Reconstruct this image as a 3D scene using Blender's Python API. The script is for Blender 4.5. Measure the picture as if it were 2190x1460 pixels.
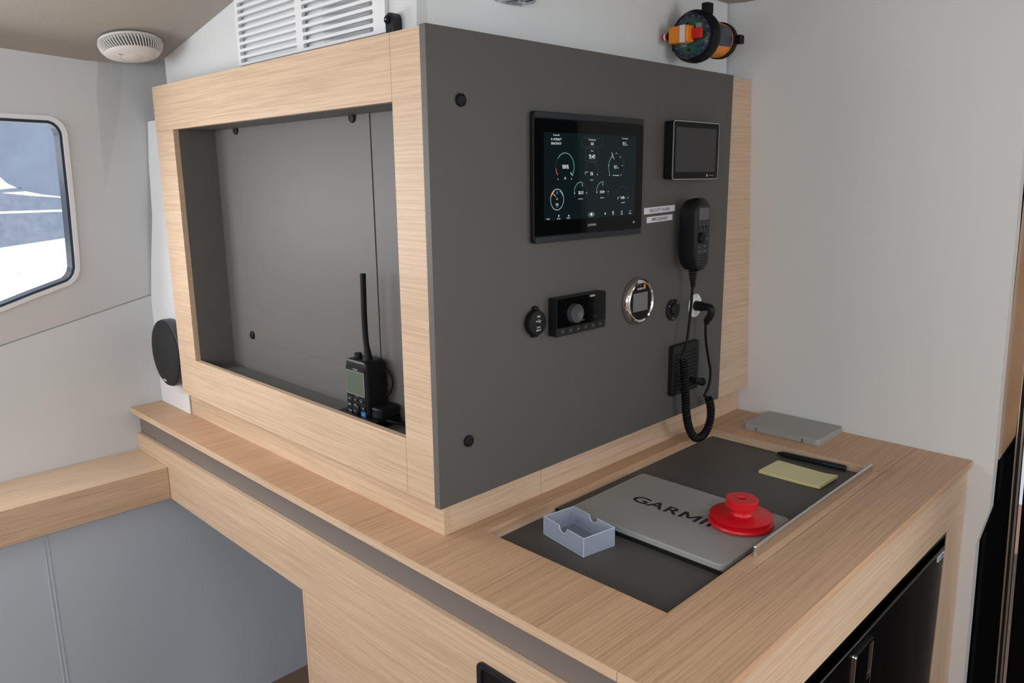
import bpy, bmesh, math, random
from mathutils import Vector, Matrix, geometry
random.seed(7)
for o in list(bpy.data.objects): bpy.data.objects.remove(o)
SC = bpy.context.scene
COL = SC.collection
PI = math.pi

# ------------------------------------------------------------------ camera
cd = bpy.data.cameras.new('camera'); cam = bpy.data.objects.new('camera', cd); COL.objects.link(cam)
SC.camera = cam
cd.sensor_width = 36; cd.lens = 1636.74 / 2190 * 36; cd.clip_start = .02
yaw, pit, rol = math.radians(44.829), math.radians(-12.0445), math.radians(-.6044)
fw = Vector((math.cos(yaw)*math.cos(pit), math.sin(yaw)*math.cos(pit), math.sin(pit)))
rt = Vector((math.sin(yaw), -math.cos(yaw), 0)); up = rt.cross(fw)
r2 = rt*math.cos(rol) + up*math.sin(rol); u2 = -rt*math.sin(rol) + up*math.cos(rol)
cam.matrix_world = Matrix(((r2.x,u2.x,-fw.x,-.7426),(r2.y,u2.y,-fw.y,-.9069),(r2.z,u2.z,-fw.z,1.5012),(0,0,0,1)))

# ------------------------------------------------------------------ world, exposure
W = bpy.data.worlds.new('daylight'); SC.world = W; W.use_nodes = True
nt = W.node_tree; nt.nodes.clear()
bg = nt.nodes.new('ShaderNodeBackground'); wo = nt.nodes.new('ShaderNodeOutputWorld')
bg.inputs[0].default_value = (.80,.90,1,1); bg.inputs[1].default_value = .75
nt.links.new(bg.outputs[0], wo.inputs[0])
SC.view_settings.view_transform = 'Standard'; SC.view_settings.look = 'None'
SC.view_settings.gamma = 1; SC.view_settings.use_curve_mapping = False
SC.view_settings.exposure = 0.0

def area(name, loc, target, sx, sy, power, color=(1,1,1), spread=180):
    l = bpy.data.lights.new(name, 'AREA'); l.shape = 'RECTANGLE'; l.size = sx; l.size_y = sy
    l.energy = power; l.color = color; l.spread = math.radians(spread)
    o = bpy.data.objects.new(name, l); COL.objects.link(o)
    o.location = loc
    o.rotation_euler = (Vector(target)-Vector(loc)).to_track_quat('-Z','Y').to_euler()
    return o
# daylight entering by the forward windows, unseen far side windows and the cockpit door; overhead lamps are added fill, no hatch is built
LIGHTS = [
 ('forward_window_light', (-1.66,.75,1.55), (0,.7,1.3), .8, .55, (1,1,1)),
 ('forward_window_light', (-1.66,-.25,1.55), (0,-.1,1.3), .8, .55, (1,1,1)),
 ('forward_window_light', (-1.66,-1.35,1.55), (0,-.8,1.3), .9, .55, (1,1,1)),
 ('far_side_window_light', (-.8,-2.75,1.45), (-.5,0,1.3), 1.2, .55, (1,1,1)),
 ('far_side_window_light', (.5,-2.75,1.45), (.4,0,1.3), .9, .55, (1,1,1)),
 ('overhead_fill_light', (-.9,.45,1.85), (-.9,.45,0), .45, .45, (1,1,1)),
 ('overhead_fill_light', (-.55,-1.55,1.86), (-.55,-1.55,0), .5, .5, (1,1,1)),
 ('cockpit_door_light', (1.55,-1.35,1.30), (.2,-.3,.8), .9, 1.3, (1,1,1)),
 ('hull_window_light', (-.55,1.10,1.42), (-.5,0,1.1), .5, .28, (1,1,1)),
]
POWER = [10.0,3.0,8.6,.01,9.6,.7,6.4,34,5.2]
for (n_,l_,t_,sx_,sy_,c_),p_ in zip(LIGHTS,POWER): area(n_,l_,t_,sx_,sy_,p_,c_)

sl = bpy.data.lights.new('sun','SUN'); sl.energy = 9; sl.angle = math.radians(.6); sl.color = (1,.98,.95)
so0 = bpy.data.objects.new('sun', sl); COL.objects.link(so0); so0.rotation_euler = Vector((.35,.75,-1.15)).to_track_quat('-Z','Y').to_euler()

# ------------------------------------------------------------------ materials
def lin(c):
    c = c/255
    return c/12.92 if c <= .04045 else ((c+.055)/1.055)**2.4
def S(r,g,b): return (lin(r), lin(g), lin(b), 1)
def mat(name, col, rough=.5, metal=0, spec=.5, coat=0, bump=None, vary=None, emit=None, alpha=None, trans=0, ior=1.45):
    m = bpy.data.materials.new(name); m.use_nodes = True
    n = m.node_tree; p = n.nodes['Principled BSDF']
    p.inputs['Base Color'].default_value = col
    p.inputs['Roughness'].default_value = rough; p.inputs['Metallic'].default_value = metal
    p.inputs['Specular IOR Level'].default_value = spec; p.inputs['Coat Weight'].default_value = coat
    p.inputs['Coat Roughness'].default_value = .05
    p.inputs['Transmission Weight'].default_value = trans; p.inputs['IOR'].default_value = ior
    if alpha is not None: p.inputs['Alpha'].default_value = alpha
    if emit: p.inputs['Emission Color'].default_value = emit[0]; p.inputs['Emission Strength'].default_value = emit[1]
    tc = n.nodes.new('ShaderNodeTexCoord')
    if vary:   # subtle tone variation: (scale, amount)
        no = n.nodes.new('ShaderNodeTexNoise'); no.inputs['Scale'].default_value = vary[0]; no.inputs['Detail'].default_value = 5
        mx = n.nodes.new('ShaderNodeMix'); mx.data_type = 'RGBA'
        k = vary[1]
        mx.inputs['A'].default_value = tuple(c*(1-k) for c in col[:3])+(1,)
        mx.inputs['B'].default_value = tuple(min(1,c*(1+k)) for c in col[:3])+(1,)
        n.links.new(tc.outputs['Object'], no.inputs['Vector']); n.links.new(no.outputs['Fac'], mx.inputs['Factor'])
        n.links.new(mx.outputs['Result'], p.inputs['Base Color'])
    if bump:   # (scale, strength, distance)
        nb = n.nodes.new('ShaderNodeTexNoise'); nb.inputs['Scale'].default_value = bump[0]; nb.inputs['Detail'].default_value = 3
        bn = n.nodes.new('ShaderNodeBump'); bn.inputs['Strength'].default_value = bump[1]; bn.inputs['Distance'].default_value = bump[2]
        n.links.new(tc.outputs['Object'], nb.inputs['Vector']); n.links.new(nb.outputs['Fac'], bn.inputs['Height'])
        n.links.new(bn.outputs['Normal'], p.inputs['Normal'])
    return m
def wood(name, axis, light, dark, fine=1.0):
    """pale oak laminate, grain running along axis"""
    m = bpy.data.materials.new(name); m.use_nodes = True
    n = m.node_tree; L = n.links; p = n.nodes['Principled BSDF']
    p.inputs['Roughness'].default_value = .46; p.inputs['Specular IOR Level'].default_value = .35
    tc = n.nodes.new('ShaderNodeTexCoord')
    def mp(along, across):
        q = n.nodes.new('ShaderNodeMapping')
        q.inputs['Scale'].default_value = tuple(along if 'XYZ'[i] == axis else across for i in range(3)); return q
    warp = n.nodes.new('ShaderNodeTexNoise'); warp.inputs['Scale'].default_value = 1; warp.inputs['Detail'].default_value = 2
    mw = mp(5, 14); L.new(tc.outputs['Object'], mw.inputs[0]); L.new(mw.outputs[0], warp.inputs['Vector'])
    sub = n.nodes.new('ShaderNodeVectorMath'); sub.operation = 'SUBTRACT'; sub.inputs[1].default_value = (.5,.5,.5)
    L.new(warp.outputs['Color'], sub.inputs[0])
    sc = n.nodes.new('ShaderNodeVectorMath'); sc.operation = 'SCALE'; sc.inputs['Scale'].default_value = .0055*fine
    L.new(sub.outputs[0], sc.inputs[0])
    ad = n.nodes.new('ShaderNodeVectorMath'); ad.operation = 'ADD'
    L.new(tc.outputs['Object'], ad.inputs[0]); L.new(sc.outputs[0], ad.inputs[1])
    def noise(along, across, det, src):
        a = mp(along, across); t = n.nodes.new('ShaderNodeTexNoise'); t.inputs['Scale'].default_value = 1
        t.inputs['Detail'].default_value = det; t.inputs['Roughness'].default_value = .6
        L.new(src, a.inputs[0]); L.new(a.outputs[0], t.inputs['Vector']); return t.outputs['Fac']
    band = noise(1.6, 26, 2, ad.outputs[0])
    line = noise(4, 300, 2, ad.outputs[0])
    pore = noise(26, 700, 2, ad.outputs[0])
    def ramp(src, a, b):
        r = n.nodes.new('ShaderNodeMapRange'); r.inputs['From Min'].default_value = a; r.inputs['From Max'].default_value = b
        L.new(src, r.inputs['Value']); return r.outputs[0]
    def math_(op, a, b):
        q = n.nodes.new('ShaderNodeMath'); q.operation = op
        for i, v in enumerate((a, b)):
            if isinstance(v, float): q.inputs[i].default_value = v
            else: L.new(v, q.inputs[i])
        return q.outputs[0]
    f = math_('ADD', math_('MULTIPLY', ramp(band,.3,.7), .30), math_('MULTIPLY', ramp(line,.40,.66), .62))
    f = math_('ADD', f, math_('MULTIPLY', ramp(pore,.4,.75), .25))
    mx = n.nodes.new('ShaderNodeMix'); mx.data_type = 'RGBA'
    mx.inputs['A'].default_value = light; mx.inputs['B'].default_value = dark
    L.new(f, mx.inputs['Factor']); L.new(mx.outputs['Result'], p.inputs['Base Color'])
    bn = n.nodes.new('ShaderNodeBump'); bn.inputs['Strength'].default_value = .12; bn.inputs['Distance'].default_value = .0004
    L.new(line, bn.inputs['Height']); L.new(bn.outputs['Normal'], p.inputs['Normal'])
    return m
WL, WD = (.73,.545,.39,1), (.53,.375,.25,1)
M = dict(
 wood_x=wood('oak_grain_x','X',WL,WD), wood_y=wood('oak_grain_y','Y',WL,WD), wood_z=wood('oak_grain_z','Z',WL,WD),
 wood_top=wood('oak_worktop','X',(.68,.44,.28,1),(.46,.285,.17,1),.6),
 gel=mat('white_gelcoat',(.775,.80,.815,1),.38,vary=(2.5,.02),bump=(900,.03,.0003)),
 gelbright=mat('white_panel',(.67,.69,.705,1),.4),
 hull=mat('hull_lining',(.62,.645,.665,1),.5,vary=(3,.025)),
 under=mat('blue_lit_lining',(.54,.62,.73,1),.45,vary=(3,.03)),  # white gelcoat below the ledge; bluish low daylight is put into this colour
 ceil=mat('beige_headliner',(.375,.345,.31,1),.8,bump=(260,.5,.001),vary=(140,.06)),
 slate=mat('slate_laminate',(.098,.094,.089,1),.5,spec=.35,vary=(9,.03)),
 slate2=mat('slate_liner',(.135,.130,.125,1),.5,spec=.35,vary=(9,.03)),
 gap=mat('shadow_gap',(.01,.01,.01,1),.8),
 blk=mat('black_plastic',(.010,.011,.013,1),.42,spec=.28), blks=mat('satin_black',(.016,.018,.022,1),.34,spec=.35),
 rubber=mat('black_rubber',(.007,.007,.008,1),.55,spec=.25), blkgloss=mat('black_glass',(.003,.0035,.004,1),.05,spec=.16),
 rails=mat('satin_steel',(.70,.69,.67,1),.24,metal=1), chrome=mat('chrome',(.80,.80,.80,1),.10,metal=1), steel=mat('brushed_steel',(.62,.62,.62,1),.28,metal=1),
 darksteel=mat('dark_steel',(.10,.10,.11,1),.22,metal=1),
 lcd=mat('grey_lcd',(.10,.10,.105,1),.3), lcd2=mat('grey_lcd_light',(.16,.165,.165,1),.35), lcdg=mat('green_lcd',(.085,.115,.088,1),.25),
 dimscreen=mat('unlit_screen',(.040,.040,.041,1),.2,spec=.3),
 display=mat('lit_display',(.003,.005,.006,1),.05,spec=.16,emit=((.10,.25,.28,1),.026)),
 ink=mat('display_white',(.5,.5,.5,1),.5,emit=((.80,.95,.95,1),.5)), inkg=mat('display_green',(.1,.4,.3,1),.5,emit=((.12,.36,.32,1),.2)),
 inkd=mat('display_dim',(.05,.07,.07,1),.5,emit=((.10,.16,.17,1),.18)), inkr=mat('display_red',(.5,.03,.02,1),.5,emit=((.8,.06,.03,1),.3)),
 inko=mat('display_orange',(.5,.2,.05,1),.5,emit=((.9,.35,.12,1),.4)), inkb=mat('display_blue',(.02,.1,.5,1),.5,emit=((.03,.15,.8,1),.5)),
 silver=mat('silver_print',(.42,.42,.43,1),.4), print_=mat('white_print',(.75,.76,.78,1),.5), label=mat('label_tape',(.74,.75,.82,1),.4),
 ink_dark=mat('dark_print',(.012,.014,.03,1),.5), blueprint=mat('blue_key',(.01,.20,.48,1),.4), bluebadge=mat('blue_print',(.02,.06,.42,1),.4),
 red=mat('red_plastic',(.62,.006,.016,1),.36,bump=(260,.12,.0006)), coverg=mat('grey_cover',(.34,.345,.34,1),.45,bump=(1200,.1,.0003)),
 coverg2=mat('light_grey_plastic',(.36,.37,.355,1),.5), pad=mat('yellow_paper',(.80,.76,.44,1),.75), pad2=mat('yellow_paper_edge',(.78,.72,.36,1),.8,bump=(900,.5,.0004)),
 stripm=mat('grey_strip',(.20,.172,.158,1),.5,spec=.35), brown_reflection=mat('oak_reflection',(.62,.50,.40,1),.16,metal=1), white=mat('white_plastic',(.80,.82,.85,1),.4), whitew=mat('warm_white_plastic',(.72,.70,.68,1),.4),
 orange=mat('orange_plastic',(.86,.27,.012,1),.38), redtab=mat('red_tab',(.62,.01,.012,1),.4),
 pcb=mat('green_circuit',(.02,.12,.065,1),.4,vary=(120,.5)), pcbd=mat('dark_circuit',(.04,.05,.09,1),.3,vary=(90,.8)), brass=mat('pale_component',(.42,.38,.30,1),.4),
 spk=mat('speaker_cloth',(.014,.015,.018,1),.75,bump=(1500,.6,.0006)), spkring=mat('speaker_ring',(.055,.058,.07,1),.4),
 badge_o=mat('orange_mark',(.75,.28,.04,1),.5), brown=mat('brown_support',(.13,.075,.045,1),.6), teak=mat('cockpit_floor',(.10,.05,.035,1),.6),
 boat=mat('outside_hull',(.85,.86,.88,1),.4), boatgrey=mat('outside_grey',(.15,.18,.23,1),.6,vary=(24,.35)), canopy=mat('outside_canopy',(.15,.18,.24,1),.6,vary=(7,.3)),
 navy=mat('navy_trim',(.03,.045,.075,1),.3), floor=mat('cabin_floor',(.20,.13,.085,1),.5,vary=(6,.15)), tick=mat('faint_orange',(.80,.74,.66,1),.5),
)
# clear glass (thin): mostly see-through with a light sheen
def clear(name, tint, sheen):
    m = bpy.data.materials.new(name); m.use_nodes = True; n = m.node_tree; n.nodes.clear()
    t = n.nodes.new('ShaderNodeBsdfTransparent'); t.inputs[0].default_value = tint
    g = n.nodes.new('ShaderNodeBsdfGlossy'); g.inputs['Roughness'].default_value = .05
    x = n.nodes.new('ShaderNodeMixShader'); fr = n.nodes.new('ShaderNodeFresnel'); fr.inputs[0].default_value = 1.4
    mm = n.nodes.new('ShaderNodeMath'); mm.operation = 'MULTIPLY'; mm.inputs[1].default_value = sheen
    o = n.nodes.new('ShaderNodeOutputMaterial')
    n.links.new(fr.outputs[0], mm.inputs[0]); n.links.new(mm.outputs[0], x.inputs[0]); n.links.new(t.outputs[0], x.inputs[1]); n.links.new(g.outputs[0], x.inputs[2])
    n.links.new(x.outputs[0], o.inputs[0]); return m
M['glass'] = clear('window_glass', (.97,.98,1,1), .6)
M['dome'] = clear('clear_dome', (.88,.92,.97,1), 1.0)
def frosted(name, tint, a):
    m = bpy.data.materials.new(name); m.use_nodes = True; n = m.node_tree; n.nodes.clear()
    t = n.nodes.new('ShaderNodeBsdfTransparent'); t.inputs[0].default_value = (.88,.92,1,1)
    d = n.nodes.new('ShaderNodeBsdfPrincipled'); d.inputs['Base Color'].default_value = tint; d.inputs['Roughness'].default_value = .35
    x = n.nodes.new('ShaderNodeMixShader'); x.inputs[0].default_value = a
    o = n.nodes.new('ShaderNodeOutputMaterial')
    n.links.new(t.outputs[0], x.inputs[1]); n.links.new(d.outputs[0], x.inputs[2]); n.links.new(x.outputs[0], o.inputs[0]); return m
M['frost'] = frosted('frosted_plastic', (.54,.60,.70,1), .40)
M['frostedge'] = frosted('frosted_edge', (.72,.78,.90,1), .85)

# ------------------------------------------------------------------ mesh builder
_tc = {}
def glyph(c, bold):
    """one character as flat vertices and faces, left edge at x = 0, baseline at y = 0"""
    key = (c, bold)
    if key in _tc: return _tc[key]
    P = None
    if c == 'M': P = [(0,0),(0,.70),(.13,.70),(.33,.28),(.53,.70),(.66,.70),(.66,0),(.54,0),(.54,.46),(.38,.13),(.28,.13),(.12,.46),(.12,0)]
    if c == '1': P = [(.17,0),(.17,.54),(.02,.44),(.02,.55),(.20,.70),(.29,.70),(.29,0)]
    if P:
        tri = geometry.tessellate_polygon([[Vector((p[0],p[1],0)) for p in P]])
        _tc[key] = (P, [tuple(t) for t in tri])
        return _tc[key]
    cu = bpy.data.curves.new('t','FONT'); cu.body = c; cu.size = 1; cu.offset = bold; cu.resolution_u = 3
    o = bpy.data.objects.new('t', cu); COL.objects.link(o)
    dg = bpy.context.evaluated_depsgraph_get(); me = bpy.data.meshes.new_from_object(o.evaluated_get(dg))
    vs = [(v.co.x, v.co.y) for v in me.vertices]; fs = [tuple(p.vertices) for p in me.polygons]
    bpy.data.objects.remove(o); bpy.data.curves.remove(cu); bpy.data.meshes.remove(me)
    if vs: m0 = min(v[0] for v in vs); vs = [(v[0]-m0, v[1]) for v in vs]
    _tc[key] = (vs, fs); return _tc[key]
def text_mesh(t, bold):
    V=[]; F=[]; x=0
    for c in t:
        if c == ' ': x += .26; continue
        vs, fs = glyph(c, bold)
        if not vs: continue
        b=len(V); V += [(v[0]+x, v[1]) for v in vs]; F += [tuple(b+i for i in f) for f in fs]
        x += max(v[0] for v in vs)+.085
    return V, F
PL = {'Y': lambda a,b,c: (a,c,b),       # drawn in X,Z, facing -Y
      'X': lambda a,b,c: (c,-a,b),      # a runs to the right of someone facing +X
      'Z': lambda a,b,c: (a,b,c),
      'Zc': lambda a,b,c: (b,-a,c)}
class MB:
    def __init__(s): s.v=[]; s.f=[]; s.m=[]; s.sm=[]; s.mats=[]; s.X=None
    def mi(s, m):
        if m not in s.mats: s.mats.append(m)
        return s.mats.index(m)
    def add(s, vs, fs, m, smooth=False):
        b = len(s.v)
        for v in vs:
            v = Vector(v)
            if s.X is not None: v = s.X @ v
            s.v.append(v)
        k = s.mi(m)
        for f in fs: s.f.append(tuple(b+i for i in f)); s.m.append(k); s.sm.append(smooth)
        return s
    def box(s, x0,x1,y0,y1,z0,z1, m):
        vs = [(x,y,z) for x in (x0,x1) for y in (y0,y1) for z in (z0,z1)]
        return s.add(vs, [(0,1,3,2),(4,6,7,5),(0,4,5,1),(2,3,7,6),(0,2,6,4),(1,5,7,3)], m)
    def prism(s, poly, pl, c0, c1, m, holes=(), fn=None):
        F = fn or PL[pl]
        loops = [list(poly)]+[list(h) for h in holes]
        flat = [p for l in loops for p in l]; n = len(flat)
        if holes:
            tris = geometry.tessellate_polygon([[Vector((p[0],p[1],0)) for p in l] for l in loops])
        else: tris = [tuple(range(n))]
        vs = [F(a,b,c0) for a,b in flat]+[F(a,b,c1) for a,b in flat]
        fs = [tuple(t) for t in tris]+[tuple(i+n for i in reversed(t)) for t in tris]
        o = 0
        for l in loops:
            k = len(l)
            for i in range(k): j=(i+1)%k; fs.append((o+i,o+j,o+j+n,o+i+n))
            o += k
        return s.add(vs, fs, m)
    def rbox(s, a0,a1,b0,b1, pl, c0,c1, r, m, seg=5, ch=0, hole=None):
        P = rrect(a0,a1,b0,b1,r,seg)
        if not ch: return s.prism(P, pl, c0, c1, m, holes=[hole] if hole else ())
        # chamfered front at c1
        F = PL[pl]; n = len(P); sg = 1 if c1 > c0 else -1
        Q = rrect(a0+ch,a1-ch,b0+ch,b1-ch,max(r-ch,1e-5),seg)
        Q2 = rrect(a0+ch*.3,a1-ch*.3,b0+ch*.3,b1-ch*.3,max(r-ch*.3,1e-5),seg)
        vs = [F(a,b,c0) for a,b in P]+[F(a,b,c1-sg*ch) for a,b in P]+[F(a,b,c1-sg*ch*.3) for a,b in Q2]+[F(a,b,c1) for a,b in Q]
        fs = [tuple(range(n)), tuple(range(3*n,4*n))]
        for q in range(3):
            for i in range(n): j=(i+1)%n; fs.append((q*n+i,q*n+j,(q+1)*n+j,(q+1)*n+i))
        return s.add(vs, fs, m)
    def lathe(s, prof, c, axis, m, seg=32, smooth=True, sx=1, cap=True):
        """prof: (radius, height along axis) list"""
        ax = Vector(axis).normalized(); t = Vector((0,0,1)) if abs(ax.z)<.9 else Vector((1,0,0))
        u = ax.cross(t).normalized(); w = u.cross(ax); c = Vector(c); vs=[]; fs=[]
        k = seg
        for r,h in prof:
            for i in range(k):
                a = 2*PI*i/k; vs.append(c+ax*h+u*(r*sx*math.cos(a))+w*(r*math.sin(a)))
        for q in range(len(prof)-1):
            for i in range(k): j=(i+1)%k; fs.append((q*k+i,q*k+j,(q+1)*k+j,(q+1)*k+i))
        if prof[0][0] > 1e-6: fs.append(tuple(range(k)))
        if cap and prof[-1][0] > 1e-6: fs.append(tuple(range((len(prof)-1)*k, len(prof)*k)))
        return s.add(vs, fs, m, smooth)
    def ring(s, r0, r1, h0, h1, c, axis, m, seg=40):
        p = [(r0,h0),(r1,h0),(r1,h1),(r0,h1),(r0,h0)]
        ax = Vector(axis).normalized(); t = Vector((0,0,1)) if abs(ax.z)<.9 else Vector((1,0,0))
        u = ax.cross(t).normalized(); w = u.cross(ax); c = Vector(c); vs=[]; fs=[]
        for r,h in p[:4]:
            for i in range(seg):
                a = 2*PI*i/seg; vs.append(c+ax*h+u*(r*math.cos(a))+w*(r*math.sin(a)))
        for q in range(4):
            q2=(q+1)%4
            for i in range(seg): j=(i+1)%seg; fs.append((q*seg+i,q*seg+j,q2*seg+j,q2*seg+i))
        return s.add(vs, fs, m, True)
    def tube(s, path, r, m, seg=10, closed=False):
        pts = [Vector(p) for p in path]; n = len(pts); vs=[]; fs=[]; pu=None
        for i,p in enumerate(pts):
            if closed: d = pts[(i+1)%n]-pts[i-1]
            else: d = pts[min(i+1,n-1)]-pts[max(i-1,0)]
            d.normalize()
            if pu is None:
                t = Vector((0,0,1)) if abs(d.z)<.9 else Vector((1,0,0)); pu = d.cross(t).normalized()
            else: pu = (pu-d*pu.dot(d)).normalized()
            w = d.cross(pu); rr = r[i] if isinstance(r,(list,tuple)) else r
            for j in range(seg):
                a = 2*PI*j/seg; vs.append(p+pu*(rr*math.cos(a))+w*(rr*math.sin(a)))
        k = n if closed else n-1
        for i in range(k):
            for j in range(seg):
                j2=(j+1)%seg; i2=(i+1)%n; fs.append((i*seg+j,i*seg+j2,i2*seg+j2,i2*seg+j))
        if not closed: fs += [tuple(range(seg)), tuple((n-1)*seg+j for j in range(seg))]
        return s.add(vs, fs, m, True)
    def text(s, t, size, a, b, c, pl, m, align='c', bold=.0, sx=1.0, fn=None, rot=0):
        vs, fs = text_mesh(t, bold)
        if not vs: return s
        x0 = min(v[0] for v in vs); x1 = max(v[0] for v in vs); y0 = min(v[1] for v in vs); y1 = max(v[1] for v in vs)
        k = size*1.0/.70; F = fn or PL[pl]   # size is the cap height
        ox = (x0+x1)/2 if align == 'c' else (x0 if align == 'l' else x1); oy = .35
        cr, sr = math.cos(rot), math.sin(rot)
        def tr(x,y):
            x=(x-ox)*k*sx; y=(y-oy)*k; return (a+x*cr-y*sr, b+x*sr+y*cr)
        return s.add([F(*tr(*v), c) for v in vs], fs, m)
    def letter(s, ch_, a0, w, h, bmid, c, pl, m, bold):
        F = PL[pl]
        vs, fs = text_mesh(ch_, bold)
        x0 = min(v[0] for v in vs); x1 = max(v[0] for v in vs); y0 = min(v[1] for v in vs); y1 = max(v[1] for v in vs)
        return s.add([F(a0+(v[0]-x0)/(x1-x0)*w, bmid+((v[1]-y0)/(y1-y0)-.5)*h, c) for v in vs], fs, m)
    def strip(s, pts, w, c, pl, m):
        """flat line of width w along 2-D points"""
        F = PL[pl]; vs=[]; fs=[]
        n=len(pts)
        for i in range(n):
            p=Vector(pts[i]); d=Vector(pts[min(i+1,n-1)])-Vector(pts[max(i-1,0)]); d.normalize(); q=Vector((-d.y,d.x))*(w/2)
            vs += [F(*(p+q),c), F(*(p-q),c)]
        for i in range(n-1): fs.append((2*i,2*i+1,2*i+3,2*i+2))
        return s.add(vs, fs, m)
    def arc(s, ca, cb, r, a0, a1, w, c, pl, m, ry=None, n=24):
        ry = ry or r
        return s.strip([(ca+r*math.cos(math.radians(a0+(a1-a0)*i/n)), cb+ry*math.sin(math.radians(a0+(a1-a0)*i/n))) for i in range(n+1)], w, c, pl, m)
    def disc(s, ca, cb, r, c, pl, m, n=20, ry=None):
        F = PL[pl]; ry = ry or r
        return s.add([F(ca+r*math.cos(2*PI*i/n), cb+ry*math.sin(2*PI*i/n), c) for i in range(n)], [tuple(range(n))], m)
    def build(s, name, parent=None, bevel=0, subsurf=0, recalc=True):
        org = Vector((0,0,0)); q = parent
        while q is not None: org = org + q.location; q = q.parent
        if parent is None and s.v:
            lo = [min(v[i] for v in s.v) for i in range(3)]; hi = [max(v[i] for v in s.v) for i in range(3)]
            org = Vector(((lo[0]+hi[0])/2,(lo[1]+hi[1])/2,lo[2]))
        me = bpy.data.meshes.new(name); me.from_pydata([v-org for v in s.v], [], s.f)
        for m in s.mats: me.materials.append(M[m])
        me.polygons.foreach_set('material_index', s.m); me.polygons.foreach_set('use_smooth', s.sm)
        if recalc:
            bm = bmesh.new(); bm.from_mesh(me); bmesh.ops.recalc_face_normals(bm, faces=bm.faces); bm.to_mesh(me); bm.free()
        if any(s.sm): me.set_sharp_from_angle(angle=math.radians(38))
        me.update()
        o = bpy.data.objects.new(name, me); COL.objects.link(o)
        if parent is not None: o.parent = parent
        else: o.location = org
        if bevel:
            b = o.modifiers.new('bevel','BEVEL'); b.width = bevel; b.segments = 2; b.limit_method = 'ANGLE'; b.angle_limit = math.radians(50)
            b.harden_normals = False
        if subsurf:
            b = o.modifiers.new('sub','SUBSURF'); b.levels = subsurf; b.render_levels = subsurf
        return o
def rrect(a0,a1,b0,b1,r,seg=5):
    P=[]
    for (ca,cb,s0) in ((a1-r,b1-r,0),(a0+r,b1-r,90),(a0+r,b0+r,180),(a1-r,b0+r,270)):
        for i in range(seg+1):
            t = math.radians(s0+90*i/seg); P.append((ca+r*math.cos(t), cb+r*math.sin(t)))
    return P
def circ(ca,cb,r,n=32,ry=None):
    return [(ca+r*math.cos(2*PI*i/n), cb+(ry or r)*math.sin(2*PI*i/n)) for i in range(n)]
def spline(P, n=8):
    P=[Vector(p) for p in P]; Q=[P[0]*2-P[1]]+P+[P[-1]*2-P[-2]]; out=[]
    for i in range(1,len(Q)-2):
        for k in range(n):
            t=k/n; a,b,c,d=Q[i-1:i+3]
            out.append(.5*((2*b)+(-a+c)*t+(2*a-5*b+4*c-d)*t*t+(-a+3*b-3*c+d)*t**3))
    out.append(P[-1]); return out
def root(name, loc, label, cat, group=None):
    o = bpy.data.objects.new(name, None); COL.objects.link(o); o.location = loc; o.empty_display_size = .05
    o['label'] = label; o['category'] = cat
    if group: o['group'] = group
    return o
def tag(o, label, cat, group=None):
    o['label'] = label; o['category'] = cat
    if group: o['group'] = group
    return o
def struct(o): o['kind'] = 'structure'; return o

# leaning planes of the two bulkheads
KX = .08539; XW = 1.0506
def wx(z): return XW - KX*(z-.9)
def by(z): return .21 - .08*z
def FR(off):            # right bulkhead: (y, z) -> point, off toward the cabin
    return lambda a,b,c: (wx(b)-off-c, a, b)

# ================================================================== SETTING
# right bulkhead, ends at the cockpit door with a stepped edge
EDGE = [(-.5451,1.5574),(-.5485,1.3788),(-.5489,1.2762),(-.551,1.0391),(-.5533,.8935),(-.5536,.795),(-.535,.7044),(-.5367,.5463),(-.5381,.3482),(-.540,0)]
b = MB(); poly = [(.35,0),(.35,1.832),(-.53,1.905),(-.538,1.75)]+EDGE
b.prism(poly, None, 0, -.03, 'gel', fn=FR(0))
b.prism([(.35,1.832),(.35,1.95),(-.53,1.95),(-.53,1.905)], None, .0, -.03, 'gel', fn=lambda a,z,c: (wx(z)-.35*(z-(1.832+(.35-a)*.083))-c, a, z))
struct(b.build('wall_right'))
# bulkhead above the cabinet, facing the cabin
b = MB(); b.prism([(.0405,1.7195),(1.02,1.7195),(1.02,1.95),(.0405,1.95)], None, 0, .0, 'gel', fn=lambda a,z,c: (a,by(z),z))
b = MB()
b.add([(.0407,by(1.7195),1.7195),(wx(1.7195)-.001,by(1.7195),1.7195),(wx(1.95)-.03,by(1.95),1.95),(.0407,by(1.95),1.95)]+
      [(.0407,.12,1.7195),(wx(1.7195)-.001,.12,1.7195),(wx(1.95)-.03,.12,1.95),(.0407,.12,1.95)],
      [(0,1,2,3),(7,6,5,4),(0,4,5,1),(1,5,6,2),(2,6,7,3),(3,7,4,0)], 'gel')
struct(b.build('wall_back', bevel=.004))
# bulkhead above the cabinet, facing forward, with the vent opening
b = MB()
b.prism([(-1.0225,1.7195),(-.0700,1.7195),(-.0580,1.95),(-1.0225,1.95)], 'X', .0405, .06, 'gelbright',
        holes=[[(-.632,1.7275),(-.165,1.7275),(-.165,1.942),(-.632,1.942)]])
b.box(.06,.16,.15,.66,1.7195,1.7265,'gel'); b.box(.155,.16,.15,.40,1.7265,1.95,'gel'); b.box(.06,.155,.65,.66,1.7265,1.95,'gel'); b.box(.06,.155,.15,.157,1.7265,1.95,'gel')
b.prism([(.046,.645),(.046,.34),(.090,.26),(.150,.22),(.155,.22),(.095,.27),(.060,.35),(.060,.645)],'Z',1.7265,1.95,'gelbright')
b.box(.100,.150,.190,.262,1.7265,1.775,'ink_dark')
struct(b.build('wall_front'))
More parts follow.
